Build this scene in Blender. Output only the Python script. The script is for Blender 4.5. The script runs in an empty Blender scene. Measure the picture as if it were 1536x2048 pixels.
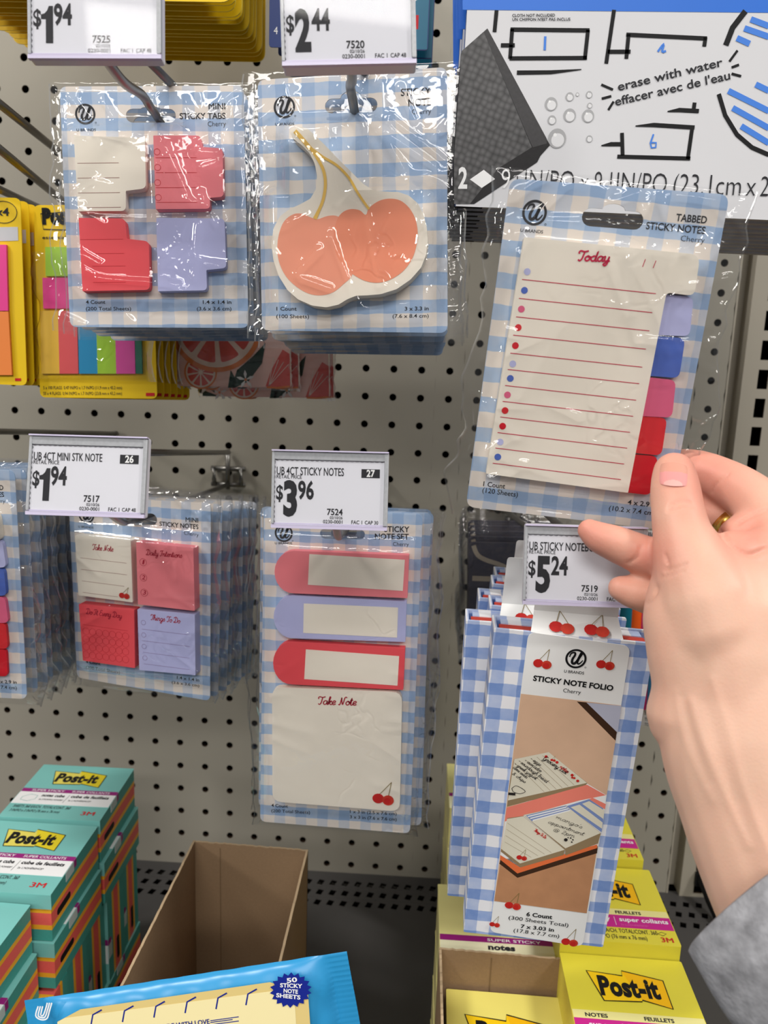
import bpy, math, random
from mathutils import Vector, Matrix
from mathutils.geometry import tessellate_polygon
import numpy as np

# ------------------------------------------------------------------ scene, camera, light
SC = bpy.context.scene
COL = SC.collection
R2D = math.pi/180
FPX = 1592.91
CAM = Vector((0.38086, -0.73741, 0.065916))
YAW, PITCH, ROLL = -0.0400960, -0.198260, 0.0358216
_cy, _sy, _cp, _sp = math.cos(YAW), math.sin(YAW), math.cos(PITCH), math.sin(PITCH)
FW = Vector((_sy*_cp, _cy*_cp, _sp))
_r0 = Vector((_cy, -_sy, 0)); _u0 = _r0.cross(FW)
RT = _r0*math.cos(ROLL) + _u0*math.sin(ROLL)
UP = -_r0*math.sin(ROLL) + _u0*math.cos(ROLL)

cam_data = bpy.data.cameras.new('camera')
cam = bpy.data.objects.new('camera', cam_data); COL.objects.link(cam)
cam_data.sensor_fit = 'VERTICAL'; cam_data.sensor_height = 36.0; cam_data.sensor_width = 27.0
cam_data.lens = 36.0*FPX/2048
cam_data.clip_start = 0.01; cam_data.clip_end = 50
mw = Matrix.Identity(4)
for i in range(3):
    mw[i][0] = RT[i]; mw[i][1] = UP[i]; mw[i][2] = -FW[i]; mw[i][3] = CAM[i]
cam.matrix_world = mw
cam_data.dof.use_dof = True; cam_data.dof.focus_distance = 0.40; cam_data.dof.aperture_fstop = 14.0
SC.camera = cam

SC.view_settings.view_transform = 'Standard'; SC.view_settings.look = 'None'
SC.view_settings.gamma = 1.0; SC.view_settings.exposure = 0.0
SC.view_settings.use_curve_mapping = False
SC.cycles.transparent_max_bounces = 28
SC.cycles.max_bounces = 6
SC.cycles.sample_clamp_indirect = 4.0
SC.cycles.use_denoising = True
SC.cycles.use_adaptive_sampling = True; SC.cycles.adaptive_threshold = 0.02

world = bpy.data.worlds.new('world'); SC.world = world; world.use_nodes = True
_wn = world.node_tree; _bg = _wn.nodes['Background']; _bg.inputs[0].default_value = (1.0, 0.985, 0.96, 1)
_tc = _wn.nodes.new('ShaderNodeTexCoord'); _sx = _wn.nodes.new('ShaderNodeSeparateXYZ'); _mr = _wn.nodes.new('ShaderNodeMapRange')
_wn.links.new(_tc.outputs['Generated'], _sx.inputs[0]); _wn.links.new(_sx.outputs[2], _mr.inputs[0])      # bright ceiling, dim floor
_mr.inputs[1].default_value = -.35; _mr.inputs[2].default_value = .6; _mr.inputs[3].default_value = .06; _mr.inputs[4].default_value = .45
_wn.links.new(_mr.outputs[0], _bg.inputs[1])

def area(name, loc, target, sx, sy, power, col=(1, .97, .93)):
    d = bpy.data.lights.new(name, 'AREA'); d.shape = 'RECTANGLE'; d.size = sx; d.size_y = sy
    d.energy = power; d.color = col
    o = bpy.data.objects.new(name, d); COL.objects.link(o); o.location = loc
    o.rotation_euler = (Vector(target)-Vector(loc)).to_track_quat('-Z', 'Y').to_euler()
    return o
area('ceiling_lamp', (-1.40, -1.15, 2.15), (0.35, -0.2, 0.0), 0.30, 0.55, 37)
area('ceiling_lamp', (2.05, -1.15, 2.15), (0.35, -0.2, 0.0), 0.30, 0.55, 40)
area('ceiling_lamp', (0.20, -2.60, 1.85), (0.35, -0.2, 0.0), 1.6, 0.16, 18)
area('ceiling_lamp', (0.60, -4.20, 2.30), (0.35, -0.2, 0.0), 2.4, 0.25, 38)
area('ceiling_lamp', (-2.40, -3.10, 1.55), (0.35, -0.2, 0.0), 0.4, 0.4, 26)

# ------------------------------------------------------------------ helpers
def at(u, v, d):
    return CAM + (FW + RT*((u-768)/FPX) + UP*((1024-v)/FPX))*d
def aty(u, v, y):
    k = FW + RT*((u-768)/FPX) + UP*((1024-v)/FPX); return CAM + k*((y-CAM.y)/k.y)
def atz(u, v, z):
    k = FW + RT*((u-768)/FPX) + UP*((1024-v)/FPX); return CAM + k*((z-CAM.z)/k.z)
def s2l(c):
    return tuple((x/255/12.92 if x <= 10 else ((x/255+.055)/1.055)**2.4) for x in c)

MATS = {}
def mat(name, rgb=(200, 200, 200), rough=.55, spec=.3, metal=0., noise=0., nscale=60., bump=0., bscale=400., sss=0.):
    if name in MATS: return MATS[name]
    m = bpy.data.materials.new(name); m.use_nodes = True
    nt = m.node_tree; b = nt.nodes['Principled BSDF']
    c = s2l(rgb)
    b.inputs['Base Color'].default_value = (*c, 1); b.inputs['Roughness'].default_value = rough
    b.inputs['Specular IOR Level'].default_value = spec; b.inputs['Metallic'].default_value = metal
    tc = nt.nodes.new('ShaderNodeTexCoord')
    n = nt.nodes.new('ShaderNodeTexNoise'); n.inputs['Scale'].default_value = nscale; n.inputs['Detail'].default_value = 3
    nt.links.new(tc.outputs['Object'], n.inputs['Vector'])
    if noise > 0:
        mx = nt.nodes.new('ShaderNodeMix'); mx.data_type = 'RGBA'
        mx.inputs[6].default_value = (*[max(0, x*(1-noise)) for x in c], 1)
        mx.inputs[7].default_value = (*[min(1, x*(1+noise)) for x in c], 1)
        nt.links.new(n.outputs['Fac'], mx.inputs[0]); nt.links.new(mx.outputs[2], b.inputs['Base Color'])
    if bump > 0:
        n2 = nt.nodes.new('ShaderNodeTexNoise'); n2.inputs['Scale'].default_value = bscale
        nt.links.new(tc.outputs['Object'], n2.inputs['Vector'])
        bp = nt.nodes.new('ShaderNodeBump'); bp.inputs['Strength'].default_value = bump; bp.inputs['Distance'].default_value = .0004
        nt.links.new(n2.outputs['Fac'], bp.inputs['Height']); nt.links.new(bp.outputs[0], b.inputs['Normal'])
    if sss > 0:
        b.inputs['Subsurface Weight'].default_value = sss
        b.inputs['Subsurface Radius'].default_value = (.008, .003, .0015)
        b.inputs['Subsurface Scale'].default_value = .6
    MATS[name] = m; return m

def math_node(nt, op, a, b=None):
    n = nt.nodes.new('ShaderNodeMath'); n.operation = op
    for i, x in enumerate((a, b)):
        if x is None: continue
        if isinstance(x, (int, float)): n.inputs[i].default_value = x
        else: nt.links.new(x, n.inputs[i])
    return n.outputs[0]

def gingham(name, white, blue, dark, period, ox, oy, rough=.45, vw=.52):
    """watercolour gingham printed on card: bands in both directions, darker where they cross"""
    m = bpy.data.materials.new(name); m.use_nodes = True
    nt = m.node_tree; b = nt.nodes['Principled BSDF']; b.inputs['Roughness'].default_value = rough
    b.inputs['Specular IOR Level'].default_value = .3
    tc = nt.nodes.new('ShaderNodeTexCoord')
    n = nt.nodes.new('ShaderNodeTexNoise'); n.inputs['Scale'].default_value = 110; n.inputs['Detail'].default_value = 3
    nt.links.new(tc.outputs['Object'], n.inputs['Vector'])
    sep = nt.nodes.new('ShaderNodeSeparateXYZ'); nt.links.new(tc.outputs['Object'], sep.inputs[0])
    jit = math_node(nt, 'MULTIPLY', math_node(nt, 'SUBTRACT', n.outputs['Fac'], .5), .0016)
    masks = []
    for ax, off in ((0, ox), (1, oy)):
        f = math_node(nt, 'FRACT', math_node(nt, 'ADD', math_node(nt, 'DIVIDE', math_node(nt, 'ADD', sep.outputs[ax], jit), period), off+50))
        tri = math_node(nt, 'ABSOLUTE', math_node(nt, 'SUBTRACT', f, .5))       # 0 centre of band .. .5
        mr = nt.nodes.new('ShaderNodeMapRange'); mr.inputs[1].default_value = .235; mr.inputs[2].default_value = .255
        mr.inputs[3].default_value = 1; mr.inputs[4].default_value = 0
        nt.links.new(tri, mr.inputs[0]); masks.append(mr.outputs[0])
    n2 = nt.nodes.new('ShaderNodeTexNoise'); n2.inputs['Scale'].default_value = 160; n2.inputs['Detail'].default_value = 4
    nt.links.new(tc.outputs['Object'], n2.inputs['Vector'])
    wash = nt.nodes.new('ShaderNodeMapRange'); wash.inputs[1].default_value = .3; wash.inputs[2].default_value = .7
    wash.inputs[3].default_value = .78; wash.inputs[4].default_value = 1.0
    nt.links.new(n2.outputs['Fac'], wash.inputs[0])
    mx = nt.nodes.new('ShaderNodeMix'); mx.data_type = 'RGBA'
    mx.inputs[6].default_value = (*s2l(white), 1); mx.inputs[7].default_value = (*s2l(blue), 1)
    anym = math_node(nt, 'MAXIMUM', math_node(nt, 'MULTIPLY', masks[0], vw), masks[1])
    nt.links.new(math_node(nt, 'MULTIPLY', anym, wash.outputs[0]), mx.inputs[0])
    mx2 = nt.nodes.new('ShaderNodeMix'); mx2.data_type = 'RGBA'; mx2.inputs[7].default_value = (*s2l(dark), 1)
    nt.links.new(mx.outputs[2], mx2.inputs[6])
    nt.links.new(math_node(nt, 'MULTIPLY', math_node(nt, 'MULTIPLY', masks[0], masks[1]), wash.outputs[0]), mx2.inputs[0])
    nt.links.new(mx2.outputs[2], b.inputs['Base Color'])
    MATS[name] = m; return m

def film_mat(name, rough=.06, tint=(1, 1, 1), gain=1.0, bump=.25, bscale=90, crinkle=0.):
    """thin clear packaging film: lets light through, mirrors at its folds"""
    if name in MATS: return MATS[name]
    m = bpy.data.materials.new(name); m.use_nodes = True
    nt = m.node_tree; nt.nodes.clear()
    out = nt.nodes.new('ShaderNodeOutputMaterial'); mix = nt.nodes.new('ShaderNodeMixShader')
    tr = nt.nodes.new('ShaderNodeBsdfTransparent'); tr.inputs[0].default_value = (*tint, 1)
    gl = nt.nodes.new('ShaderNodeBsdfGlossy'); gl.inputs['Roughness'].default_value = rough
    fr = nt.nodes.new('ShaderNodeFresnel'); fr.inputs['IOR'].default_value = 1.5
    tc = nt.nodes.new('ShaderNodeTexCoord')
    n = nt.nodes.new('ShaderNodeTexNoise'); n.inputs['Scale'].default_value = bscale; n.inputs['Detail'].default_value = 2
    nt.links.new(tc.outputs['Object'], n.inputs['Vector'])
    bp = nt.nodes.new('ShaderNodeBump'); bp.inputs['Strength'].default_value = bump; bp.inputs['Distance'].default_value = .0015
    nt.links.new(n.outputs['Fac'], bp.inputs['Height'])
    if crinkle > 0:      # sharp little creases
        dn = nt.nodes.new('ShaderNodeTexNoise'); dn.inputs['Scale'].default_value = 40; nt.links.new(tc.outputs['Object'], dn.inputs['Vector'])
        ad = nt.nodes.new('ShaderNodeMix'); ad.data_type = 'VECTOR'; ad.inputs[0].default_value = .06
        nt.links.new(tc.outputs['Object'], ad.inputs[4]); nt.links.new(dn.outputs['Color'], ad.inputs[5])
        vo = nt.nodes.new('ShaderNodeTexVoronoi'); vo.feature = 'DISTANCE_TO_EDGE'; vo.inputs['Scale'].default_value = 38
        nt.links.new(ad.outputs[1], vo.inputs['Vector'])
        rg_ = nt.nodes.new('ShaderNodeMapRange'); rg_.inputs[1].default_value = 0; rg_.inputs[2].default_value = .055; rg_.inputs[3].default_value = 1; rg_.inputs[4].default_value = 0
        nt.links.new(vo.outputs['Distance'], rg_.inputs[0])
        mk = nt.nodes.new('ShaderNodeMapRange'); mk.inputs[1].default_value = .52; mk.inputs[2].default_value = .66
        nm = nt.nodes.new('ShaderNodeTexNoise'); nm.inputs['Scale'].default_value = 26; nt.links.new(tc.outputs['Object'], nm.inputs['Vector']); nt.links.new(nm.outputs['Fac'], mk.inputs[0])
        b2 = nt.nodes.new('ShaderNodeBump'); b2.inputs['Strength'].default_value = crinkle; b2.inputs['Distance'].default_value = .0012
        nt.links.new(math_node(nt, 'MULTIPLY', rg_.outputs[0], mk.outputs[0]), b2.inputs['Height']); nt.links.new(bp.outputs[0], b2.inputs['Normal']); bp = b2
    nt.links.new(bp.outputs[0], gl.inputs['Normal']); nt.links.new(bp.outputs[0], fr.inputs['Normal'])
    f2 = math_node(nt, 'MINIMUM', math_node(nt, 'MULTIPLY', fr.outputs[0], gain), .42)
    nt.links.new(f2, mix.inputs[0]); nt.links.new(tr.outputs[0], mix.inputs[1]); nt.links.new(gl.outputs[0], mix.inputs[2])
    nt.links.new(mix.outputs[0], out.inputs[0])
    MATS[name] = m; return m

# ---- poses
def rotm(yaw, pitch, roll):
    B = Matrix(((1, 0, 0), (0, 0, -1), (0, 1, 0)))
    return B @ Matrix.Rotation(yaw*R2D, 3, 'Y') @ Matrix.Rotation(pitch*R2D, 3, 'X') @ Matrix.Rotation(roll*R2D, 3, 'Z')

class Frame:
    """local frame of a flat thing: x right, y up, z out of its face"""
    def __init__(s, c, yaw=0, pitch=0, roll=0, zoom=(0, 0, 1)):
        s.c = Vector(c); s.m = rotm(yaw, pitch, roll); s.mi = s.m.transposed(); s.zoom = zoom
    def mw(s): return Matrix.Translation(s.c) @ s.m.to_4x4()
    def V(s, ox, oy, sc): s.zoom = (ox, oy, sc); return s
    def loc(s, x, y, z=0.):
        """point of the plane at height z that lies on the sight line of photo point (x, y)"""
        ox, oy, sc = s.zoom; u = ox+x/sc; v = oy+y/sc
        k = FW + RT*((u-768)/FPX) + UP*((1024-v)/FPX)
        o = s.mi @ (CAM-s.c); d = s.mi @ k
        t = (z-o.z)/d.z
        return (o.x+d.x*t, o.y+d.y*t)
    def locs(s, pts, z=0.): return [s.loc(x, y, z) for x, y in pts]

def tag(o, label=None, cat=None, group=None, kind=None):
    if label: o['label'] = label
    if cat: o['category'] = cat
    if group: o['group'] = group
    if kind: o['kind'] = kind
    return o
def thing(name, label, cat, mwx=None, group=None):
    o = bpy.data.objects.new(name, None); COL.objects.link(o); o.empty_display_size = .01
    if mwx is not None: o.matrix_world = mwx
    return tag(o, label, cat, group)

KIDS = {}
def copy_tree(o, mwx=None, label=None, parent=None, skip=()):
    c = o.copy(); COL.objects.link(c)
    if parent is not None:
        c.parent = parent; KIDS.setdefault(parent.name, []).append(c)
    if mwx is not None: c.matrix_world = mwx
    if label: c['label'] = label
    for ch in list(KIDS.get(o.name, [])):
        if ch.name.split('.')[0] in skip: continue
        copy_tree(ch, parent=c, skip=skip)
    return c

# ---- 2-D outlines
def ccw(p):
    a = sum(p[i][0]*p[(i+1) % len(p)][1]-p[(i+1) % len(p)][0]*p[i][1] for i in range(len(p)))
    return p if a > 0 else p[::-1]
def rnd(pts, r, n=5):
    """round the corners of a polygon (r: one radius, or one per corner)"""
    out = []; N = len(pts)
    for i in range(N):
        p0, p1, p2 = Vector(pts[i-1]), Vector(pts[i]), Vector(pts[(i+1) % N])
        rr = r[i] if isinstance(r, (list, tuple)) else r
        a = p0-p1; b = p2-p1
        k = min(rr, a.length*.48, b.length*.48)
        if k <= 1e-6: out.append(tuple(p1)); continue
        A = p1+a.normalized()*k; B = p1+b.normalized()*k
        for j in range(n+1):
            t = j/n; q = A*(1-t)**2 + p1*2*t*(1-t) + B*t*t
            out.append((q.x, q.y))
    return out
def rect(x0, y0, x1, y1): return [(x0, y0), (x1, y0), (x1, y1), (x0, y1)]
def circ(cx, cy, r, n=20, ry=None): return [(cx+r*math.cos(2*math.pi*i/n), cy+(ry or r)*math.sin(2*math.pi*i/n)) for i in range(n)]
def smooth(pts, n=6, closed=False):
    out = []; N = len(pts)
    rng = range(N) if closed else range(N-1)
    for i in rng:
        g = (lambda k: Vector(pts[k % N])) if closed else (lambda k: Vector(pts[min(max(k, 0), N-1)]))
        p0, p1, p2, p3 = g(i-1), g(i), g(i+1), g(i+2)
        for j in range(n):
            t = j/n
            out.append(tuple(.5*((2*p1)+(p2-p0)*t+(2*p0-5*p1+4*p2-p3)*t*t+(3*p1-p0-3*p2+p3)*t**3)))
    if not closed: out.append(tuple(pts[-1]))
    return out

# ---- writing: one hidden font curve turned into mesh data
_fc = bpy.data.curves.new('lettering', 'FONT')
_fo = bpy.data.objects.new('lettering', _fc); COL.objects.link(_fo)
_tcache = {}
def text_mesh(s, bold):
    k = (s, bold)
    if k in _tcache: return _tcache[k]
    _fc.body = s; _fc.size = 1; _fc.offset = bold; _fc.space_character = 1+max(0, bold-.02)*1.6; _fc.resolution_u = 3; _fc.fill_mode = 'FRONT' if hasattr(_fc, 'fill_mode') else 'FRONT'
    dg = bpy.context.evaluated_depsgraph_get(); dg.update()
    me = bpy.data.meshes.new_from_object(_fo.evaluated_get(dg))
    v = [(p.co.x, p.co.y) for p in me.vertices]; f = [tuple(p.vertices) for p in me.polygons]
    bpy.data.meshes.remove(me)
    _tcache[k] = (v, f); return v, f
CAPH = None
SCRIPT = {
 'a': (.52, [[(.42, .42), (.25, .5), (.08, .35), (.08, .12), (.22, 0), (.38, .15), (.44, .48), (.42, .12), (.5, 0), (.58, .08)]]),
 'd': (.52, [[(.42, .42), (.25, .5), (.08, .35), (.08, .12), (.22, 0), (.38, .15), (.46, 1.), (.42, .12), (.5, 0), (.58, .08)]]),
 'e': (.4, [[(0, .15), (.3, .28), (.36, .42), (.25, .5), (.1, .38), (.08, .12), (.22, 0), (.42, .12)]]),
 'i': (.25, [[(0, .1), (.12, .48), (.1, .1), (.18, 0), (.28, .1)], [(.13, .66), (.14, .72)]]),
 'k': (.4, [[(0, .1), (.2, .85), (.15, 1), (.09, .8), (.08, 0)], [(.1, .25), (.3, .48), (.34, .38), (.14, .25), (.32, 0), (.42, .08)]]),
 'l': (.25, [[(0, .1), (.22, .8), (.16, 1), (.08, .8), (.08, .12), (.18, 0), (.28, .1)]]),
 'n': (.48, [[(0, .4), (.08, .5), (.08, 0)], [(.08, .25), (.25, .5), (.36, .42), (.34, .1), (.42, 0), (.5, .1)]]),
 'o': (.45, [[(.25, .5), (.08, .35), (.08, .12), (.22, 0), (.38, .12), (.4, .36), (.25, .5), (.3, .38), (.5, .4)]]),
 'r': (.38, [[(0, .1), (.1, .55), (.16, .45), (.3, .46), (.26, .1), (.34, 0), (.42, .1)]]),
 's': (.34, [[(0, .1), (.18, .52), (.3, .2), (.22, 0), (.05, .05)]]),
 't': (.28, [[(0, .1), (.16, .9), (.12, .1), (.22, 0), (.32, .1)], [(0, .6), (.3, .64)]]),
 'v': (.42, [[(0, .4), (.08, .5), (.16, .05), (.22, 0), (.38, .5), (.45, .44)]]),
 'y': (.48, [[(0, .4), (.08, .5), (.08, .12), (.2, .02), (.34, .15), (.38, .5), (.34, -.25), (.18, -.42), (.08, -.25), (.5, .08)]]),
 'g': (.52, [[(.42, .42), (.25, .5), (.08, .35), (.08, .12), (.22, 0), (.38, .15), (.42, .48), (.36, -.25), (.2, -.42), (.1, -.25), (.55, .08)]]),
 'h': (.48, [[(0, .1), (.22, .8), (.16, 1), (.08, .8), (.06, 0)], [(.07, .25), (.24, .5), (.35, .42), (.32, .1), (.4, 0), (.5, .1)]]),
 'p': (.48, [[(0, .4), (.1, .5), (.06, -.4)], [(.08, .3), (.25, .5), (.4, .3), (.3, .02), (.1, .08), (.5, .1)]]),
 'm': (.7, [[(0, .4), (.08, .5), (.08, 0)], [(.08, .25), (.22, .5), (.32, .42), (.32, 0)], [(.32, .25), (.46, .5), (.56, .42), (.55, .1), (.62, 0), (.7, .1)]]),
 'u': (.5, [[(0, .4), (.08, .5), (.06, .12), (.18, 0), (.34, .15), (.4, .5), (.38, .1), (.46, 0), (.55, .1)]]),
 'w': (.62, [[(0, .4), (.06, .5), (.1, .05), (.2, .05), (.28, .45), (.34, .05), (.44, .05), (.5, .5), (.6, .42)]]),
 'b': (.45, [[(0, .1), (.2, .85), (.14, 1), (.08, .8), (.08, .1), (.2, 0), (.36, .15), (.32, .42), (.16, .45), (.45, .4)]]),
 'c': (.4, [[(.36, .42), (.24, .5), (.08, .35), (.08, .12), (.22, 0), (.42, .12)]]),
 'x': (.42, [[(0, .42), (.1, .5), (.28, 0), (.42, .1)], [(.34, .5), (.04, 0)]]),
 'T': (.52, [[(.05, .68), (0, .85), (.12, .98), (.4, .9), (.7, 1.0)], [(.42, .92), (.34, .2), (.2, 0), (.05, .1)]]),
 'N': (.7, [[(0, .1), (.1, 0), (.18, .2), (.24, .95)], [(.24, .95), (.3, .5), (.42, .05), (.5, .4), (.56, .9), (.68, 1), (.78, .9)]]),
 'D': (.7, [[(.3, .95), (.24, .1), (.1, 0), (.02, .1), (.15, .18), (.4, 0), (.62, .25), (.6, .75), (.35, 1), (.05, .92), (0, .75)]]),
 'I': (.45, [[(0, .75), (.05, .92), (.3, .95), (.5, 1)], [(.32, .95), (.25, .2), (.1, 0), (0, .12)]]),
 'E': (.5, [[(.5, .85), (.35, 1), (.15, .85), (.22, .6), (.38, .55), (.15, .5), (.03, .2), (.2, 0), (.5, .15)]]),
 'G': (.6, [[(.5, .85), (.3, 1), (.06, .6), (.1, .1), (.35, 0), (.48, .45), (.44, -.2), (.2, -.4), (.1, -.2), (.6, .1)]]),
 'L': (.5, [[(.4, .9), (.25, 1), (.18, .8), (.16, .2), (.04, .02), (.2, .05), (.5, .05)]]),
 '@': (.7, [[(.42, .42), (.28, .5), (.18, .35), (.22, .12), (.38, .15), (.44, .45), (.46, .1), (.62, .3), (.5, .7), (.2, .75), (0, .4), (.1, 0), (.35, -.15), (.6, -.05)]]),
 '2': (.45, [[(.05, .7), (.2, .9), (.36, .7), (.05, .02), (.42, .05)]]),
 '-': (.35, [[(.02, .3), (.3, .32)]]), '&': (.5, [[(.5, .05), (.1, .7), (.25, .9), (.35, .7), (.05, .2), (.2, 0), (.45, .35)]]),
 "'": (.15, [[(.08, 1), (.05, .8)]]),
 ':': (.2, [[(.08, .08), (.1, .1)], [(.1, .38), (.12, .4)]]), ' ': (.3, []),
}

class PB:
    """collects shapes in one local frame and links them as ONE mesh object"""
    def __init__(s): s.v = []; s.f = []; s.mi = []; s.mats = []; s.sm = []
    def _m(s, m):
        if m not in s.mats: s.mats.append(m)
        return s.mats.index(m)
    def add(s, v, f, m, sm=False):
        k = len(s.v); s.v += [tuple(p) for p in v]; i = s._m(m)
        for q in f: s.f.append(tuple(k+a for a in q)); s.mi.append(i); s.sm.append(sm)
        return s
    def flat(s, pts, z, m, holes=()):
        pts = ccw(list(pts)); loops = [[Vector((x, y, 0)) for x, y in pts]] + [[Vector((x, y, 0)) for x, y in h] for h in holes]
        allp = [p for l in loops for p in l]
        tri = tessellate_polygon(loops)
        f = []
        for a, b, c in tri:
            n = (allp[b]-allp[a]).cross(allp[c]-allp[a]).z
            if abs(n) < 1e-14: continue
            f.append((a, b, c) if n > 0 else (a, c, b))
        s.add([(p.x, p.y, z) for p in allp], f, m); return s
    def prism(s, pts, z0, z1, m, side=None, holes=(), back=True, lean=(0, 0)):
        side = side or m
        pts = ccw(list(pts)); s.flat(pts, z1, m, holes)
        if back:
            k = len(s.f); s.flat([(x+lean[0], y+lean[1]) for x, y in pts], z0, m, [[(x+lean[0], y+lean[1]) for x, y in h] for h in holes])
            for i in range(k, len(s.f)): s.f[i] = s.f[i][::-1]
        for L in [pts] + [list(h) for h in holes]:
            if L is not pts: L = ccw(L)[::-1]
            n = len(L)
            s.add([(x, y, z1) for x, y in L]+[(x+lean[0], y+lean[1], z0) for x, y in L],
                  [(i, i+n, (i+1) % n+n, (i+1) % n) for i in range(n)], side)
        return s
    def ribbon(s, pts, w, z, m, closed=False, taper=None):
        P = [Vector(p) for p in pts]; n = len(P); L = []; Rr = []
        for i in range(n):
            a = P[i-1] if (i > 0 or closed) else P[i]; b = P[(i+1) % n] if (i < n-1 or closed) else P[i]
            t = (b-a)
            if t.length < 1e-9: t = Vector((1, 0))
            t.normalize(); nn = Vector((-t.y, t.x)); ww = w*.5*(taper(i/(n-1)) if taper else 1)
            L.append(P[i]+nn*ww); Rr.append(P[i]-nn*ww)
        v = [(p.x, p.y, z) for p in L]+[(p.x, p.y, z) for p in Rr]
        f = [(i+n, (i+1) % n+n, (i+1) % n, i) for i in range(n if closed else n-1)]
        s.add(v, f, m); return s
    def text(s, st, a, b, cap, z, m, bold=0.0, it=0.0):
        """writing from baseline point a to baseline point b (local), capital height cap"""
        global CAPH
        if CAPH is None:
            vv, _ = text_mesh('H', 0.0); CAPH = max(p[1] for p in vv)-min(p[1] for p in vv)
        if bold > 0 and 'M' in st.upper() and 'M' in st:      # the font's M closes up when fattened: overprint thin strokes instead
            e = Vector(b)-Vector(a); k = e.normalized()*cap*bold*1.1
            for q, (sx_, sy_) in enumerate(((-1, 0), (1, 0), (0, .6), (0, -.6))):
                o_ = k*sx_+Vector((-k.y, k.x))*sy_; s.text(st, Vector(a)+o_, Vector(b)+o_, cap, z+q*.000012, m, 0.0, it)
            return s
        v, f = text_mesh(st, bold)
        if not v: return s
        x0 = min(p[0] for p in v); x1 = max(p[0] for p in v)
        A = Vector(a); D = Vector(b)-A; w = D.length; D.normalize(); N = Vector((-D.y, D.x))
        sx = w/(x1-x0); sy = cap/CAPH
        out = [A + D*((x-x0)*sx+it*y*sy) + N*(y*sy) for x, y in v]
        s.add([(p.x, p.y, z) for p in out], f, m); return s
    def script(s, st, a, b, cap, z, m, w=.1, it=.25):
        tot = sum(SCRIPT[c][0] for c in st)
        A = Vector(a); D = Vector(b)-A; sx = D.length/tot; D.normalize(); N = Vector((-D.y, D.x)); x = 0
        for c in st:
            adv, strokes = SCRIPT[c]
            for k in strokes:
                q = [A + D*((x+px+it*py*.6)*sx) + N*(py*cap) for px, py in (smooth(k, 4) if len(k) > 2 else k)]
                s.ribbon([(p.x, p.y) for p in q], w*cap, z, m)
            x += adv
        return s
    def one(s, x0, x1, y, cap, z, m):
        P0 = [(1, 0), (1, 1), (.66, 1), (.52, .88), (.30, .80), (0, .77), (0, .65), (.40, .65), (.40, 0)]
        return s.flat([(x0+(x1-x0)*a, y+cap*b) for a, b in P0], z, m)
    def box(s, x0, y0, z0, x1, y1, z1, m): return s.prism(rect(x0, y0, x1, y1), z0, z1, m)
    def tube(s, pts, r, m, n=10, cap=True):
        P = [Vector(p) for p in pts]; N = len(P); v = []; ref = Vector((.3, .2, 1)).normalized()
        for i in range(N):
            t = (P[min(i+1, N-1)]-P[max(i-1, 0)]).normalized()
            a = t.cross(ref)
            if a.length < 1e-3: a = t.cross(Vector((1, 0, 0)))
            a.normalize(); b = t.cross(a); ref = -t.cross(a).cross(t) if False else ref
            rr = r[i] if isinstance(r, (list, tuple)) else r
            v += [P[i]+a*rr*math.cos(2*math.pi*j/n)+b*rr*math.sin(2*math.pi*j/n) for j in range(n)]
        f = [(i*n+j, i*n+(j+1) % n, (i+1)*n+(j+1) % n, (i+1)*n+j) for i in range(N-1) for j in range(n)]
        if cap: f += [tuple(range(n))[::-1], tuple((N-1)*n+j for j in range(n))]
        s.add(v, f, m, True); return s
    def build(s, name, parent=None, label=None, mwx=None):
        me = bpy.data.meshes.new(name); me.from_pydata(s.v, [], s.f); 
        for m in s.mats: me.materials.append(m)
        me.polygons.foreach_set('material_index', s.mi); me.polygons.foreach_set('use_smooth', s.sm); me.update()
        o = bpy.data.objects.new(name, me); COL.objects.link(o)
        if parent is not None:
            o.parent = parent; KIDS.setdefault(parent.name, []).append(o)
        elif mwx is not None: o.matrix_world = mwx
        if label: o['label'] = label
        return o

def dist_seg(px, py, a, b):
    ax, ay = a; bx, by = b; dx, dy = bx-ax, by-ay
    t = np.clip(((px-ax)*dx+(py-ay)*dy)/(dx*dx+dy*dy+1e-12), 0, 1)
    return np.hypot(px-ax-t*dx, py-ay-t*dy), t

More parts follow.
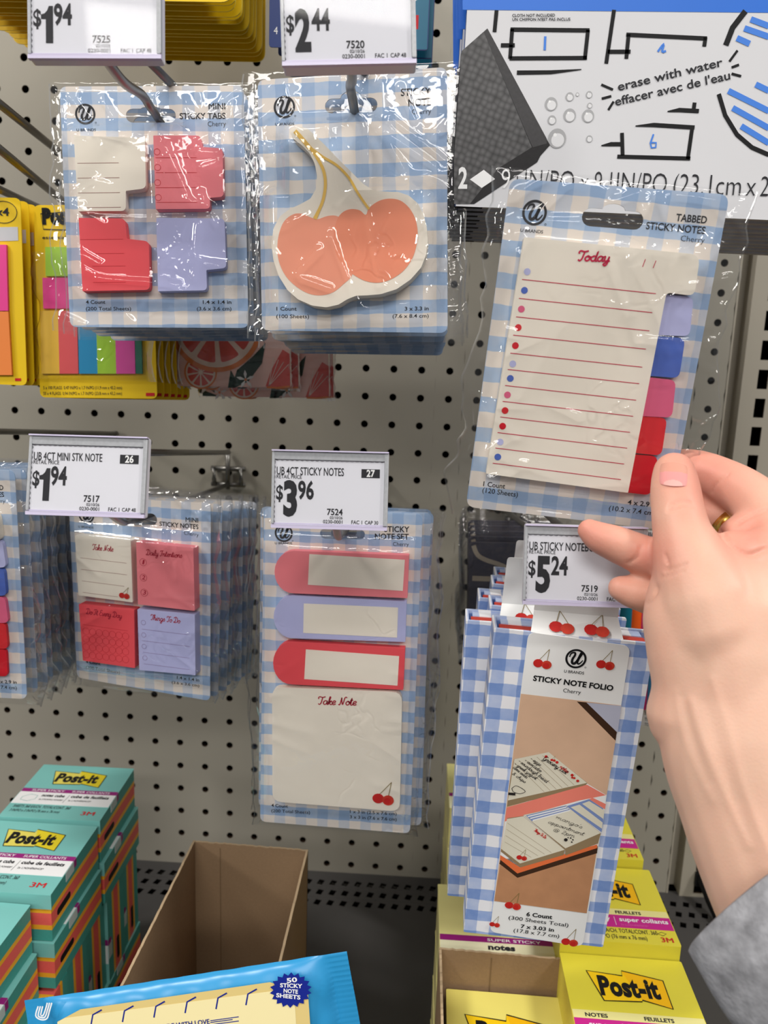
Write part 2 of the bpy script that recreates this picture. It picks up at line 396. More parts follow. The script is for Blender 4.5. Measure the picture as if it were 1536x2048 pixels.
def film(parent, x0, y0, x1, y1, pads, seed, m, nx=130, ny=140, n_crease=26, amp=.0011, base=.0006, back=-.0012, name='plastic_sleeve', wob=.0022, long_creases=()):
    """clear bag drawn over the card: rides over the pads, puckered at the sides"""
    rg = np.random.RandomState(seed)
    X, Y = np.meshgrid(np.linspace(x0, x1, nx), np.linspace(y0, y1, ny))
    U = (X-x0)/(x1-x0); Vv = (Y-y0)/(y1-y0)
    H = np.full(X.shape, base)
    for (a, b, c, d, h) in pads:
        dx = np.maximum(np.maximum(a-X, X-c), 0); dy = np.maximum(np.maximum(b-Y, Y-d), 0)
        k = np.clip(1-np.hypot(dx, dy)/.011, 0, 1); k = k*k*(3-2*k)
        H = np.maximum(H, base+(h+.0004)*k)
    W = x1-x0; Hh = y1-y0
    Z = H.copy(); pos = np.zeros_like(Z)
    for i in range(n_crease):
        side = rg.rand()
        if side < .62:      # radiating from the bag's sides
            a = (x0+W*(rg.rand()*.12 if rg.rand() < .5 else 1-rg.rand()*.12), y0+Hh*rg.rand())
            an = rg.uniform(-.9, .9)+(0 if a[0] < (x0+x1)/2 else math.pi); l = rg.uniform(.012, .034)
        elif side < .85:    # from the top seal
            a = (x0+W*rg.rand(), y1-Hh*rg.rand()*.08); an = -math.pi/2+rg.uniform(-.8, .8); l = rg.uniform(.012, .035)
        else:
            a = (x0+W*rg.rand(), y0+Hh*rg.rand()); an = rg.uniform(0, 6.3); l = rg.uniform(.012, .04)
        b = (a[0]+l*math.cos(an), a[1]+l*math.sin(an))
        d, t = dist_seg(X, Y, a, b); w = rg.uniform(.0009, .0022)
        pos += amp*rg.uniform(.5, 1.3)*np.exp(-(d/w)**1.3)*(1-.55*t)
    for a, b, w, h in long_creases:
        d, t = dist_seg(X, Y, a, b); pos += h*np.exp(-(d/w)**1.3)
    for i in range(n_crease//2):      # puckers running along the side seams
        xs_ = x0+W*(rg.uniform(.005, .075) if rg.rand() < .5 else 1-rg.uniform(.005, .075)); yy = y0+Hh*rg.rand(); l = rg.uniform(.015, .05)
        d, t = dist_seg(X, Y, (xs_, yy), (xs_+rg.uniform(-.003, .003), yy+l)); pos += amp*rg.uniform(.4, 1.0)*np.exp(-(d/.0011)**1.3)
    # slow undulation
    for i in range(5):
        kx, ky, ph = rg.uniform(30, 110), rg.uniform(25, 90), rg.rand()*6.3
        pos += amp*.16*(1+np.sin(X*kx*(1 if rg.rand() < .5 else -1)+Y*ky+ph))
    e = np.minimum(np.minimum(U, 1-U)/.05, np.minimum(Vv, 1-Vv)/.03); e = np.clip(e, .25, 1)
    Z = H+pos*e
    # uneven outline
    jx = wob*(np.interp(Y[:, 0], np.linspace(y0, y1, 9), rg.uniform(-1, 1, 9)))[:, None]*np.clip(U*2-1, -1, 1)
    jx2 = wob*.7*(np.interp(Y[:, 0], np.linspace(y0, y1, 23), rg.uniform(-1, 1, 23)))[:, None]*np.clip(U*2-1, -1, 1)
    mask = (np.abs(U-.5)*2)**6
    X2 = X+(jx+jx2)*mask
    v = np.stack([X2, Y, Z], -1).reshape(-1, 3)
    Zb = np.full(X.shape, back)+ amp*.5*np.sin(X*210+Y*60+seed)*(1-np.abs(U-.5)*2)*0 
    Zb[:, 0] = Z[:, 0]; Zb[:, -1] = Z[:, -1]
    f = []
    for j in range(ny-1):
        for i in range(nx-1):
            k = j*nx+i; f.append((k, k+1, k+nx+1, k+nx))
    p = PB(); p.add(v.tolist(), f, m, True)
    # the bag's back: a few columns are enough
    cols = [0, 3, 6, nx//2, nx-7, nx-4, nx-1]; rows = list(range(0, ny, 3))+([ny-1] if (ny-1) % 3 else [])
    vb = [(X2[r, c], Y[r, c], Zb[r, c]) for r in rows for c in cols]; nc = len(cols)
    fb = [(j*nc+i, (j+1)*nc+i, (j+1)*nc+i+1, j*nc+i+1) for j in range(len(rows)-1) for i in range(nc-1)]
    p.add(vb, fb, m, True)
    for c_ in (0, nx-1):      # sealed side edges of the bag
        e_ = film_mat('film_seal', .12, gain=5, bump=0)
        pts = [(X2[r, c_], Y[r, c_], Z[r, c_]) for r in range(0, ny, 2)]; w_ = .0009 if c_ else -.0009
        p.add(pts+[(a-w_, b, c+.0003) for a, b, c in pts], [(i, i+1, len(pts)+i+1, len(pts)+i) for i in range(len(pts)-1)], e_, True)
    return p.build(name, parent)

ORD = ['front', 'second', 'third', 'fourth', 'fifth', 'sixth', 'seventh', 'eighth', 'ninth', 'tenth', 'eleventh', 'twelfth', 'thirteenth', 'fourteenth', 'fifteenth']

# ------------------------------------------------------------------ materials
GING = gingham('gingham_paper', (232, 222, 212), (166, 190, 220), (148, 175, 210), .0135, .12, .30)
GINGF = gingham('gingham_folio_cover', (244, 244, 248), (150, 175, 224), (120, 150, 208), .0135, .05, .25, .4, .8)
CREAM = mat('cream_paper', (238, 230, 216), .7, .2)
CREAMS = mat('cream_sheet_edges', (232, 224, 210), .8, .1, noise=.08, nscale=900)
WHITEC = mat('white_card', (240, 240, 238), .5, .3)
LABELP = mat('label_paper', (224, 224, 231), .5, .25)
INK = mat('black_ink', (46, 46, 50), .6, .2)
INKB = mat('deep_black_ink', (22, 22, 24), .55, .2)
PINK = mat('pink_paper', (238, 134, 142), .65, .2); RED = mat('coral_red_paper', (232, 84, 92), .65, .2)
LAV = mat('lavender_paper', (184, 186, 226), .65, .2); BLUEP = mat('blue_paper', (80, 106, 188), .6, .2)
ROSE = mat('rose_paper', (220, 98, 134), .6, .2); RED2 = mat('bright_red_paper', (214, 44, 52), .6, .2); CRIM = mat('crimson_paper', (206, 28, 44), .6, .2)
MAGINK = mat('crimson_ink', (196, 34, 74), .6, .2); REDINK = mat('dark_red_ink', (170, 36, 58), .6, .2); THINK = mat('faint_red_ink', (205, 100, 104), .7, .1)
LINEINK = mat('brown_line_ink', (150, 100, 96), .7, .1); DKCORAL = mat('coral_line_ink', (200, 52, 60), .7, .1); LAVINK = mat('purple_line_ink', (140, 116, 160), .7, .1)
CHERRYO = mat('cherry_peach_print', (240, 160, 132), .65, .2, noise=.07, nscale=45)
CHERRYO2 = mat('cherry_deep_peach_print', (238, 150, 118), .65, .2, noise=.07, nscale=45)
STEMY = mat('ochre_stem_print', (234, 192, 96), .65, .2)
CHR = mat('cherry_red_print', (196, 38, 34), .6, .25, noise=.25, nscale=300); CHR2 = mat('cherry_orange_print', (202, 62, 44), .6, .25, noise=.25, nscale=300); STEMG = mat('olive_stem_print', (136, 118, 70), .6, .2)
STEEL = mat('zinc_wire', (128, 126, 122), .34, .5, metal=.9, noise=.15, nscale=80)
PEG = mat('pegboard_paint', (160, 155, 143), .5, .35, noise=.02, nscale=8)
PEGR = mat('painted_steel', (172, 165, 151), .45, .4, noise=.02, nscale=8)
HOLE = mat('hole_edge', (54, 40, 30), .9, .1); VOID = mat('cavity_shade', (14, 12, 11), 1, 0)  # VOID: near-black colour standing in for the shade inside hollows
SHELF = mat('grey_shelf_paint', (70, 68, 67), .5, .35, noise=.05, nscale=30)
HOLDER = mat('holder_plastic', (222, 219, 226), .3, .5); HOLDG = mat('holder_grey_lip', (176, 178, 182), .35, .5, noise=.18, nscale=700); LILAC = mat('holder_lilac_edge', (204, 196, 222), .3, .5)
FILM = film_mat('clear_film', .03, gain=1.15, bump=.22, crinkle=.38)
FILMB = film_mat('clear_film_fine', .05, gain=1.1, bump=.3, bscale=110, crinkle=.3)
WIN = film_mat('clear_window', .04, gain=.35, bump=.0)
CARDB = mat('brown_cardboard', (150, 124, 96), .85, .1, noise=.10, nscale=500, bump=.25, bscale=900); CARDE = mat('cardboard_edge', (186, 162, 130), .9, .1)
TEAL = mat('teal_wrap', (124, 194, 188), .3, .5, noise=.04, nscale=40); TEALD = mat('teal_sheets', (70, 158, 148), .45, .3, noise=.1, nscale=500)
ORG = mat('orange_sheets', (244, 178, 44), .45, .3, noise=.06, nscale=500); PNKS = mat('salmon_sheets', (236, 100, 92), .45, .3, noise=.06, nscale=500)
PURP = mat('purple_band', (150, 30, 120), .4, .3); YEL = mat('yellow_logo', (250, 206, 24), .4, .3); YEL2 = mat('amber_logo', (246, 188, 20), .4, .3)
LIME = mat('lime_yellow_wrap', (226, 214, 66), .3, .5, noise=.04, nscale=40); LIMES = mat('lime_sheets', (230, 216, 90), .5, .3, noise=.08, nscale=600)
PALE = mat('pale_yellow_wrap', (236, 228, 152), .35, .5, noise=.03, nscale=40); PALES = mat('pale_sheets', (226, 216, 150), .5, .3, noise=.08, nscale=600)
CANARY = mat('canary_paper', (238, 226, 120), .45, .35); MAG = mat('magenta_band', (200, 40, 140), .4, .3); WHT = mat('white_print', (242, 242, 242), .5, .3)
YCARD = mat('yellow_card', (240, 200, 20), .45, .35, noise=.04, nscale=60); REDT = mat('red_print', (206, 30, 40), .5, .3)

# ------------------------------------------------------------------ the setting
G = .0254
SHZ = -.467
def holed(p, xs, zs, hole, m, edge, depth, place):
    """plate of cells, one hole in each; xs/zs are cell borders, place maps (x, z, depth) to a point"""
    n = len(hole)
    if n < 8:
        for i in range(len(xs)-1):
            for j in range(len(zs)-1):
                cx, cz = (xs[i]+xs[i+1])/2, (zs[j]+zs[j+1])/2; hp = [(cx+a, cz+b) for a, b in hole]
                bd = [(xs[i], zs[j]), (xs[i+1], zs[j]), (xs[i+1], zs[j+1]), (xs[i], zs[j+1])]; allp = bd+hp
                tri = tessellate_polygon([[Vector((x, z, 0)) for x, z in bd], [Vector((x, z, 0)) for x, z in hp]])
                p.add([place(x, z, 0) for x, z in allp], [tuple(t) for t in tri], m)
                p.add([place(x, z, 0) for x, z in hp]+[place(x, z, depth) for x, z in hp], [(a, (a+1) % n, (a+1) % n+n, a+n) for a in range(n)], edge)
        return
    for i in range(len(xs)-1):
        for j in range(len(zs)-1):
            cx, cz = (xs[i]+xs[i+1])/2, (zs[j]+zs[j+1])/2
            hp = [(cx+a, cz+b) for a, b in hole]
            bd = []
            for a, b in hole:
                w, h = (xs[i+1]-xs[i])/2, (zs[j+1]-zs[j])/2
                k = min(w/abs(a) if abs(a) > 1e-9 else 9e9, h/abs(b) if abs(b) > 1e-9 else 9e9)
                bd.append((cx+a*k, cz+b*k))
            v = [place(x, z, 0) for x, z in hp+bd]+[place(x, z, depth) for x, z in hp]
            p.add(v, [(a, a+n, (a+1) % n+n, (a+1) % n) for a in range(n)], m)
            p.add([place(x, z, 0) for x, z in hp]+[place(x, z, depth) for x, z in hp], [(a, (a+1) % n, (a+1) % n+n, a+n) for a in range(n)], edge)
pw = PB()
hx = [i*G+(max(0, i-16)/9*.005) for i in range(-17, 26)]
xb = [(hx[i]+hx[i+1])/2 for i in range(len(hx)-1)]; xb = [xb[0]-G]+xb+[.6545]
zb = [-(r-.5)*G for r in range(19, -18, -1)]
hole16 = [(.0033*math.cos(math.pi/8*k+math.pi/16*0+math.pi/4), .0033*math.sin(math.pi/8*k+math.pi/4)) for k in range(16)]
holed(pw, xb, zb, hole16, PEG, HOLE, .004, lambda x, z, d: (x, d, z))
pw.add([(xb[0], 0, zb[0]), (xb[-1], 0, zb[0]), (xb[-1], 0, SHZ-.02), (xb[0], 0, SHZ-.02)], [(0, 3, 2, 1)], PEG)
o = pw.build('wall_back'); tag(o, kind='structure')
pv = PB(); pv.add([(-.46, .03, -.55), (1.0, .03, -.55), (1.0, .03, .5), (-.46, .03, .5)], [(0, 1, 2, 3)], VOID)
tag(pv.build('cavity_shade_sheet'), kind='structure')  # black sheet added as painted shade behind the peg holes
# right-hand side: return of the panel, groove and slotted upright
pt = PB()
def zbox(p, x0, y0, z0, x1, y1, z1, m):
    v = [(x, y, z) for z in (z0, z1) for x, y in ((x0, y0), (x1, y0), (x1, y1), (x0, y1))]
    p.add(v, [(3, 2, 1, 0), (4, 5, 6, 7), (0, 1, 5, 4), (1, 2, 6, 5), (2, 3, 7, 6), (3, 0, 4, 7)], m)
zbox(pt, .6545, -.0005, SHZ, .6560, .022, .44, PEGR)
zbox(pt, .656, .014, SHZ, .6665, .016, .44, PEGR)
zbox(pt, .6665, -.004, SHZ, .6680, .016, .44, PEGR)
tag(pt.build('trim_1'), kind='structure')
pu = PB()
ux = [.668, .6735+.003, .6925, .705]
def slotcells(p):
    zs = [SHZ+k*G for k in range(36)]
    holed(p, [.6765, .6925], zs, [(.0045, .0085), (-.0045, .0085), (-.0045, -.0085), (.0045, -.0085)], PEGR, HOLE, .002, lambda x, z, d: (x, -.004+d, z))
slotcells(pu)
pu.add([(.668, -.004, SHZ), (.6765, -.004, SHZ), (.6765, -.004, SHZ+35*G), (.668, -.004, SHZ+35*G)], [(0, 1, 2, 3)], PEGR)
pu.add([(.6925, -.004, SHZ), (.70, -.004, SHZ), (.70, -.004, SHZ+35*G), (.6925, -.004, SHZ+35*G)], [(0, 1, 2, 3)], PEGR)
zbox(pu, .70, -.004, SHZ, .7015, .02, .42, PEGR)
tag(pu.build('trim_2'), kind='structure')
pr2 = PB()
hx2 = [.7165+G*i for i in range(6)]
holed(pr2, [.7025]+[.7165+G*(i+.5) for i in range(8)], zb, hole16, PEG, HOLE, .004, lambda x, z, d: (x, d, z))
tag(pr2.build('wall_right'), kind='structure')
# shelf deck with rows of diamond perforations
ps = PB()
dia = [(.0034, 0), (.0, .0044), (-.0034, 0), (0, -.0044)]
dx = .0127
xsr = [-.4548+dx*k for k in range(int(1.255/dx)+1)]
for r, yc in enumerate((-.0171, -.0322, -.0473)):
    offx = [0, .0008, .0004][r]
    holed(ps, [x+offx for x in xsr], [yc-.0075, yc+.0075], [(.0040, .0028), (-.0016, .0042), (-.0040, -.0028), (.0016, -.0042)], SHELF, VOID, .003, lambda x, y, d: (x, y, SHZ-d))
ps.add([(-.4548, -.0547, SHZ), (.8, -.0547, SHZ), (.8, -.46, SHZ), (-.4548, -.46, SHZ)], [(0, 3, 2, 1)], SHELF)
ps.add([(-.4548, -.0097, SHZ), (.8, -.0097, SHZ), (.8, .003, SHZ), (-.4548, .003, SHZ)], [(0, 1, 2, 3)], SHELF)
ps.add([(-.4548, -.46, SHZ), (.8, -.46, SHZ), (.8, -.46, SHZ-.03), (-.4548, -.46, SHZ-.03)], [(0, 3, 2, 1)], SHELF)
sh = ps.build('base_shelf'); tag(sh, 'dark grey metal base shelf with rows of diamond perforations at the back', 'shelf')
pq = PB(); pq.add([(-.4548, -.46, SHZ-.03), (.8, -.46, SHZ-.03), (.8, .02, SHZ-.03), (-.4548, .02, SHZ-.03)], [(0, 1, 2, 3)], VOID)
tag(pq.build('shelf_shade_sheet'), kind='structure')  # black sheet below the perforations, shade put into its colour
# shelf bracket in the upright
pb = PB(); a = Vector((.684, -.006, -.440)); b = Vector((.692, -.05, SHZ+.004))
pb.tube([a+Vector((0, .006, .0)), a, (a+b)/2+Vector((0, 0, -.002)), b], [.0035, .0045, .0045, .004], INKB, 8)
zbox(pb, .6795, -.009, -.452, .6885, -.004, -.438, INKB)
t = pb.build('shelf_bracket'); tag(t, 'black bracket tongue hooked into the slotted upright above the grey shelf', 'bracket')

# ------------------------------------------------------------------ pieces shared by the packs
def slot_shape(F, x, y, hw, hh, bw=0, bh=0, ang=0, z=0):
    c = Vector(F.loc(x, y, z)); e = Vector(F.loc(x+hw, y+ang*hw, z))-c; w = e.length; e.normalize(); nrm = Vector((-e.y, e.x))
    h = w*hh/hw; pts = []
    for k in range(9):
        a = math.pi/2+math.pi*k/8; pts.append((-(w-h)+h*math.cos(a), h*math.sin(a)))
    for k in range(9):
        a = -math.pi/2+math.pi*k/8; pts.append(((w-h)+h*math.cos(a), h*math.sin(a)))
    if bw:
        b = w*bw/hw; q = w*bh/hw
        for k in range(7):
            a = math.pi*k/6; pts.append((b*math.cos(a), h+q*math.sin(a)))
    return [(c.x+e.x*px+nrm.x*py, c.y+e.y*px+nrm.y*py) for px, py in pts]
def logo(p, F, x, y, r, z, m, ang=0.0, ry=None):
    c = Vector(F.loc(x, y, z)); e = Vector(F.loc(x+r, y+ang*r, z))-c; R_ = e.length
    ring = [(c.x+R_*.9*math.cos(2*math.pi*k/40), c.y+R_*.9*math.sin(2*math.pi*k/40)) for k in range(40)]
    p.ribbon(ring, R_*.2, z, m, closed=True)
    st = [(-.62, .12), (-.5, .5), (-.2, .62), (-.12, .4), (-.32, -.1), (-.3, -.45), (-.08, -.5), (.18, -.15), (.42, .55), (.5, .58), (.3, .1), (.18, -.35), (.32, -.52), (.55, -.3), (.66, -.1)]
    q = [(c.x+R_*a, c.y+R_*b) for a, b in smooth(st, 5)]
    p.ribbon(q, R_*.2, z+.00003, m, taper=lambda t: .55+.75*math.sin(math.pi*min(1, t*1.05)))
    d = (c.x+R_*1.0, c.y-R_*.82)
    p.ribbon(circ(*d, R_*.07, 10), R_*.03, z, m, closed=True)
def cherry(p, F, x, y, s, z, flip=1, zz=.00012):
    """little printed cherry pair; s = width in zoomed pixels, (x, y) the middle of the fruit"""
    L = lambda a, b: F.loc(x+a*s*flip, y+b*s, z)
    c1 = L(-.24, -.03); c2 = L(.22, .06); r = abs(L(.27, 0)[0]-L(0, 0)[0])
    J = L(.38, -.78)
    for c, w in ((c1, .0), (c2, .0)):
        mid = ((c[0]*.65+J[0]*.35), (c[1]*.55+J[1]*.45))
        p.ribbon(smooth([(c[0], c[1]+r*.6), mid, J], 5), r*.12, z+zz, STEMG)
    p.flat(circ(*c1, r, 20, r*.92), z+zz*1.3, CHR); p.flat(circ(*c2, r, 20, r*.95), z+zz*1.6, CHR2)
    p.flat(circ(c2[0]-r*.1, c2[1]-r*.15, r*.62, 16), z+zz*1.9, CHR)
Z1 = .00012
def lett(F, parent, items, z=Z1, name='lettering', label=None):
    p = PB()
    for it in items:
        s, a, b, cap, m = it[:5]; bold = it[5] if len(it) > 5 else 0
        A = F.loc(*a, z); B = F.loc(*b, z)
        sc = (Vector(B)-Vector(A)).length/max(1e-6, math.hypot(b[0]-a[0], b[1]-a[1]))
        p.text(s, A, B, cap*sc, z, m, bold, it[6] if len(it) > 6 else 0)
    return p.build(name, parent, label)
def scr(F, parent, items, z=Z1, w=.12):
    p = PB()
    for s, a, b, cap, m in items:
        A = F.loc(*a, z); B = F.loc(*b, z)
        sc = (Vector(B)-Vector(A)).length/math.hypot(b[0]-a[0], b[1]-a[1])
        p.script(s, A, B, cap*sc, z, m, w)
    return p.build('lettering', parent)
def lines(p, F, segs, w, z, m):
    for a, b in segs: p.ribbon([F.loc(*a, z), F.loc(*b, z)], w, z, m)
def pad(F, parent, pts, h, m, side, r=.0025, extra=None, name='note_pad', z0=.0002, label=None):
    p = PB(); q = F.locs(pts, z0+h)
    p.prism(rnd(q, r, 4), z0, z0+h, m, side)
    if extra: extra(p, z0+h+.0001)
    return p.build(name, parent, label)
def bb(F, pts, z, h):
    q = F.locs(pts, z+h); xs = [a for a, _ in q]; ys = [b for _, b in q]
    return (min(xs), min(ys), max(xs), max(ys), h)
def backing(F, parent, pts, r, slot, m=None, th=.0006):
    p = PB(); q = rnd(F.locs(pts, 0), r, 5)
    p.prism(q, -th, 0, m or GING, holes=[slot] if slot else ())
    return p.build('backing_card', parent), F.locs(pts, 0)

# ------------------------------------------------------------------ hooks and price labels
def hook(label, S, T, tilt=8.5, group='wire hooks on the pegboard', tip=True, ztop=None, rise=.03):
    """scan hook: S = where the packs hang, T = where the price label hangs"""
    S = Vector(S); T = Vector(T); k = math.tan(tilt*R2D)
    W = Vector((S.x, -.003, S.z-k*abs(S.y)))
    if ztop is not None: rise = ztop-W.z
    root = thing('display_hook', label, 'hook', Matrix.Translation(W), group)
    p = PB(); r = .0023
    lo = [W-W, S-W]
    if tip:
        e = Vector((0, -.02, .003)); c = S-W
        q = [tuple(c), tuple(c+Vector((0, -.012, .002))), tuple(c+Vector((0, -.024, .004))), tuple(c*.4+(T-W)*.6+Vector((0, 0, -.008))), tuple(T-W+Vector((0, .004, -.010)))]
        q = [Vector(x) for x in smooth_3d(q, 5)]
        p.tube([Vector((0, 0, 0))]+[c*.5]+q, r, STEEL, 10)
    else:
        p.tube([Vector((0, 0, 0)), S-W], r, STEEL, 10)
    p.build('lower_rod', root)
    p = PB(); W2 = Vector((0, 0, rise))
    p.tube([W2, (T-W)+Vector((0, .005, .004))], r*.95, STEEL, 10); p.build('upper_rod', root)
    p = PB()
    br = min(rise, .03)
    for zz in (0, br*.5): p.tube([Vector((-.016, -.002, zz)), Vector((.016, -.002, zz))], r, STEEL, 8)
    for sx in (-.0127, .0127): p.tube([Vector((sx, .008, br*.5)), Vector((sx, -.005, br*.5)), Vector((sx, -.006, br*.2)), Vector((sx, -.003, 0))], r*.9, STEEL, 8)
    p.tube([Vector((0, -.004, -.004)), Vector((0, -.004, rise+.003))], r, STEEL, 8)
    p.build('wall_bracket', root)
    return root
def smooth_3d(pts, n=5):
    P = [Vector(p) for p in pts]; N = len(P); out = []
    for i in range(N-1):
        p0, p1, p2, p3 = P[max(i-1, 0)], P[i], P[i+1], P[min(i+2, N-1)]
        for j in range(n):
            t = j/n; out.append(.5*((2*p1)+(p2-p0)*t+(2*p0-5*p1+4*p2-p3)*t*t+(3*p1-p0-3*p2+p3)*t**3))
    out.append(P[-1]); return out

def price_label(F, label, title, num, d, cents, code, cap, thick=.004, d_w=None, mirror=False):
    root = thing('price_label', label, 'price label', F.mw(), 'shelf price labels on the hooks')
    w, h = .026, .0175
    p = PB(); p.prism(rnd(rect(-w, -h, w, h), .0012), -thick, -.0012, HOLDER)
    p.prism(rect(-w, -h, w, -h+.0016), -.0012, .0007, LILAC); p.prism(rect(-w, -h+.0019, w, -h+.0023), -.0012, -.00005, LILAC)
    p.prism(rnd(rect(-w+.0008, h-.0042, w-.0008, h-.0006), .001), -.0012, .0004, HOLDG)
    p.prism(rect(-w, h-.0006, w, h), -.0012, .0016, LILAC)
    p.prism(rnd(rect(-w, -h+.002, -w+.0012, h-.001), .0004), -.0012, .0005, HOLDG)
    p.prism(rnd(rect(w-.0017, -h+.002, w, h-.001), .0004), -.0012, .0009, HOLDG)
    p.build('label_holder', root)
    p = PB(); x0, x1 = -w+.0012, w-.0018; y0, y1 = -h+.0016, h-.0046
    n = 44; top = [(x0+(x1-x0)*(1-k/n), y1-(.00045 if k % 2 else 0)) for k in range(n+1)]
    lft = [(x0+(.0004 if k % 2 else 0), y1-(y1-y0)*k/26) for k in range(1, 26)]
    p.prism([(x1, y0)]+top+lft+[(x0, y0)], -.0011, -.0002, LABELP); p.build('paper_insert', root)
    def tx(items, nm='lettering'):
        p = PB()
        for s, a, b, y, c, m, bold in items: p.text(s, (a*.001-w, h-y*.001), (b*.001-w, h-y*.001), c*.001, -.00008, m, bold)
        return p.build(nm, root)
    if title: tx([(title[0], 2.1, title[1], 11.1, 3.4, INK, .01), ('RETAIL PRICE', 2.1, 13.4, 12.8, 1.6, INK, .005)])
    x = 5.3; ww = d_w or 6.2
    if d == '1':
        p = PB(); p.one((x-.3)*.001-w, (x+ww)*.001-w, h-.0288, .0142, -.00008, INK); p.build('lettering', root)
    tx([('$', 2.0, 5.1, 22.2, 6.2, INK, .02)]+([] if d == '1' else [(d, x, x+ww, 28.8, 14.2, INK, .045)])+[(cents, x+ww+.3, x+ww+7.4, 21.6, 7.6, INK, .03)])
    tx([(code, 25, 32, 28.6, 2.7, INK, .02), ('02/10/26', 26.3, 32, 30.4, 1.2, INK, .01), ('0230-0001', 23.3, 32, 32.4, 1.5, INK, .01), ('FAC 1', 36, 40.8, 32.4, 1.6, INK, .01), ('CAP '+cap, 42, 48, 32.4, 1.6, INK, .01)])
    if num:
        p = PB(); p.flat([(x*.001-w, h-y*.001) for x, y in ((40, 7.8), (48.2, 7.8), (48.2, 11.7), (40, 11.7))], -.0001, INK)
        p.text(num, (42-26, 0), (46, 0), 3, 0, WHT, .02) if False else None
        p.text(num, (.0423-w, h-.0111), (.0460-w, h-.0111), .0029, -.00005, WHT, .03); p.build('number_badge', root)
    p = PB(); p.flat(rect(-w+.0004, -h+.0014, w-.0004, h-.0008), .0009, WIN); p.build('clear_window', root)
    return root

# ------------------------------------------------------------------ mini sticky tabs (upper left)
def behind(src, n, step, labels, drop=8.5, seed=1, jx=.0012, jr=.8, first_extra=0., skip=('lettering', 'brand_mark'), dxs=None):
    rg = random.Random(seed); k = math.tan(drop*R2D); out = []
    base = src.matrix_world.copy()
    for i in range(1, n+1):
        d = step*i+first_extra
        dx = dxs[i-1] if dxs else rg.uniform(-jx, jx)
        mwx = Matrix.Translation((dx, d, -d*k+rg.uniform(-.0006, .0006))) @ base @ Matrix.Rotation(rg.uniform(-jr, jr)*R2D, 4, 'Z')
        out.append(copy_tree(src, mwx, labels(i), skip=(skip+(('plastic_sleeve',) if i > 3 and (src is MT or src is CH_PACK) else ())) if i > 1 else ()))
    return out

F = Frame((.2355, -.2950, .1370), 4.0, -8.0, 2.4)
mt = thing('sticky_tab_pack', 'gingham pack of four mini sticky tab pads, front of the upper left hook', 'sticky note pack', F.mw(), 'mini sticky tab packs on the upper left hook')
F.V(0, 0, 1); sl = None
F.V(0, 0, 2.793); slotp = slot_shape(F, 843, 646, 140, 38, 55, 12)
F.V(0, 0, 1); _, crn = backing(F, mt, [(119, 173), (487, 171), (497, 656), (140, 654)], .004, slotp)
F.V(0, 0, 2.793)
lett(F, mt, [('MINI', (1166, 610), (1258, 610), 33, INK, .018), ('STICKY TABS', (1004, 665), (1260, 663), 32, INK, .018), ('Cherry', (1161, 706), (1262, 704), 27, INK, -.005)])
p = PB(); logo(p, F, 476, 637, 57, Z1, INK); p.build('brand_mark', mt)
lett(F, mt, [('U BRANDS', (428, 733), (536, 732), 14, INK, .01)])
H5 = .0055
def lin(segs, w, m, circles=(), cr=0, cm=None):
    def f(p, z):
        for a, b in segs: p.ribbon([F.loc(*a, z), F.loc(*b, z)], w, z, m)
        for c in circles:
            q = F.loc(*c, z); r = abs(F.loc(c[0]+cr, c[1], z)[0]-q[0]); p.ribbon(circ(*q, r, 18), w, z, cm or m, closed=True)
    return f
pads = []
def mpad(pts, m, side, extra, r=.0022):
    pad(F, mt, pts, H5, m, side, r, extra); pads.append(bb(F, pts, .0002, H5))
mpad([(412, 757), (810, 770), (815, 1052), (702, 1066), (703, 1178), (436, 1180)], CREAM, CREAMS, lin([((432, 912), (663, 909)), ((433, 995), (667, 992)), ((435, 1078), (670, 1075)), ((440, 1160), (675, 1157))], .00022, LINEINK), [.0004, .0025, .0025, .0006, .0025, .0004])
mpad([(856, 757), (1118, 757), (1131, 821), (1244, 829), (1249, 1098), (1172, 1105), (1172, 1166), (870, 1168)], PINK, PINK, lin([((868, 881), (1098, 881)), ((870, 964), (1100, 964)), ((870, 1048), (1100, 1047)), ((875, 1130), (1100, 1130))], .00022, DKCORAL, [(877, 848), (880, 935), (880, 1020), (884, 1103)], 17, DKCORAL), [.0004, .002, .0006, .002, .002, .0006, .002, .0004])
F.V(0, 380, 2.194)
mpad([(345, 122), (548, 125), (557, 214), (653, 225), (657, 438), (362, 444)], RED, RED, lin([((350, 217), (540, 215)), ((400, 279), (545, 278)), ((405, 334), (550, 333)), ((408, 405), (552, 404))], .0002, DKCORAL), [.0004, .0025, .0006, .0025, .0025, .0004])
mpad([(686, 122), (985, 125), (993, 342), (905, 351), (908, 440), (693, 444)], LAV, LAV, None, [.0004, .0025, .0022, .0006, .0022, .0004])
lett(F, mt, [('4 Count', (377, 499), (462, 499), 15, INK, .014), ('(200 Total Sheets)', (377, 528), (575, 528), 15, INK, .005)])
lett(F, mt, [('1.4 x 1.4 in', (890, 499), (1015, 499), 15, INK, .014), ('(3.6 x 3.6 cm)', (864, 528), (1015, 528), 15, INK, .005)])
xs = [c[0] for c in crn]; ys = [c[1] for c in crn]
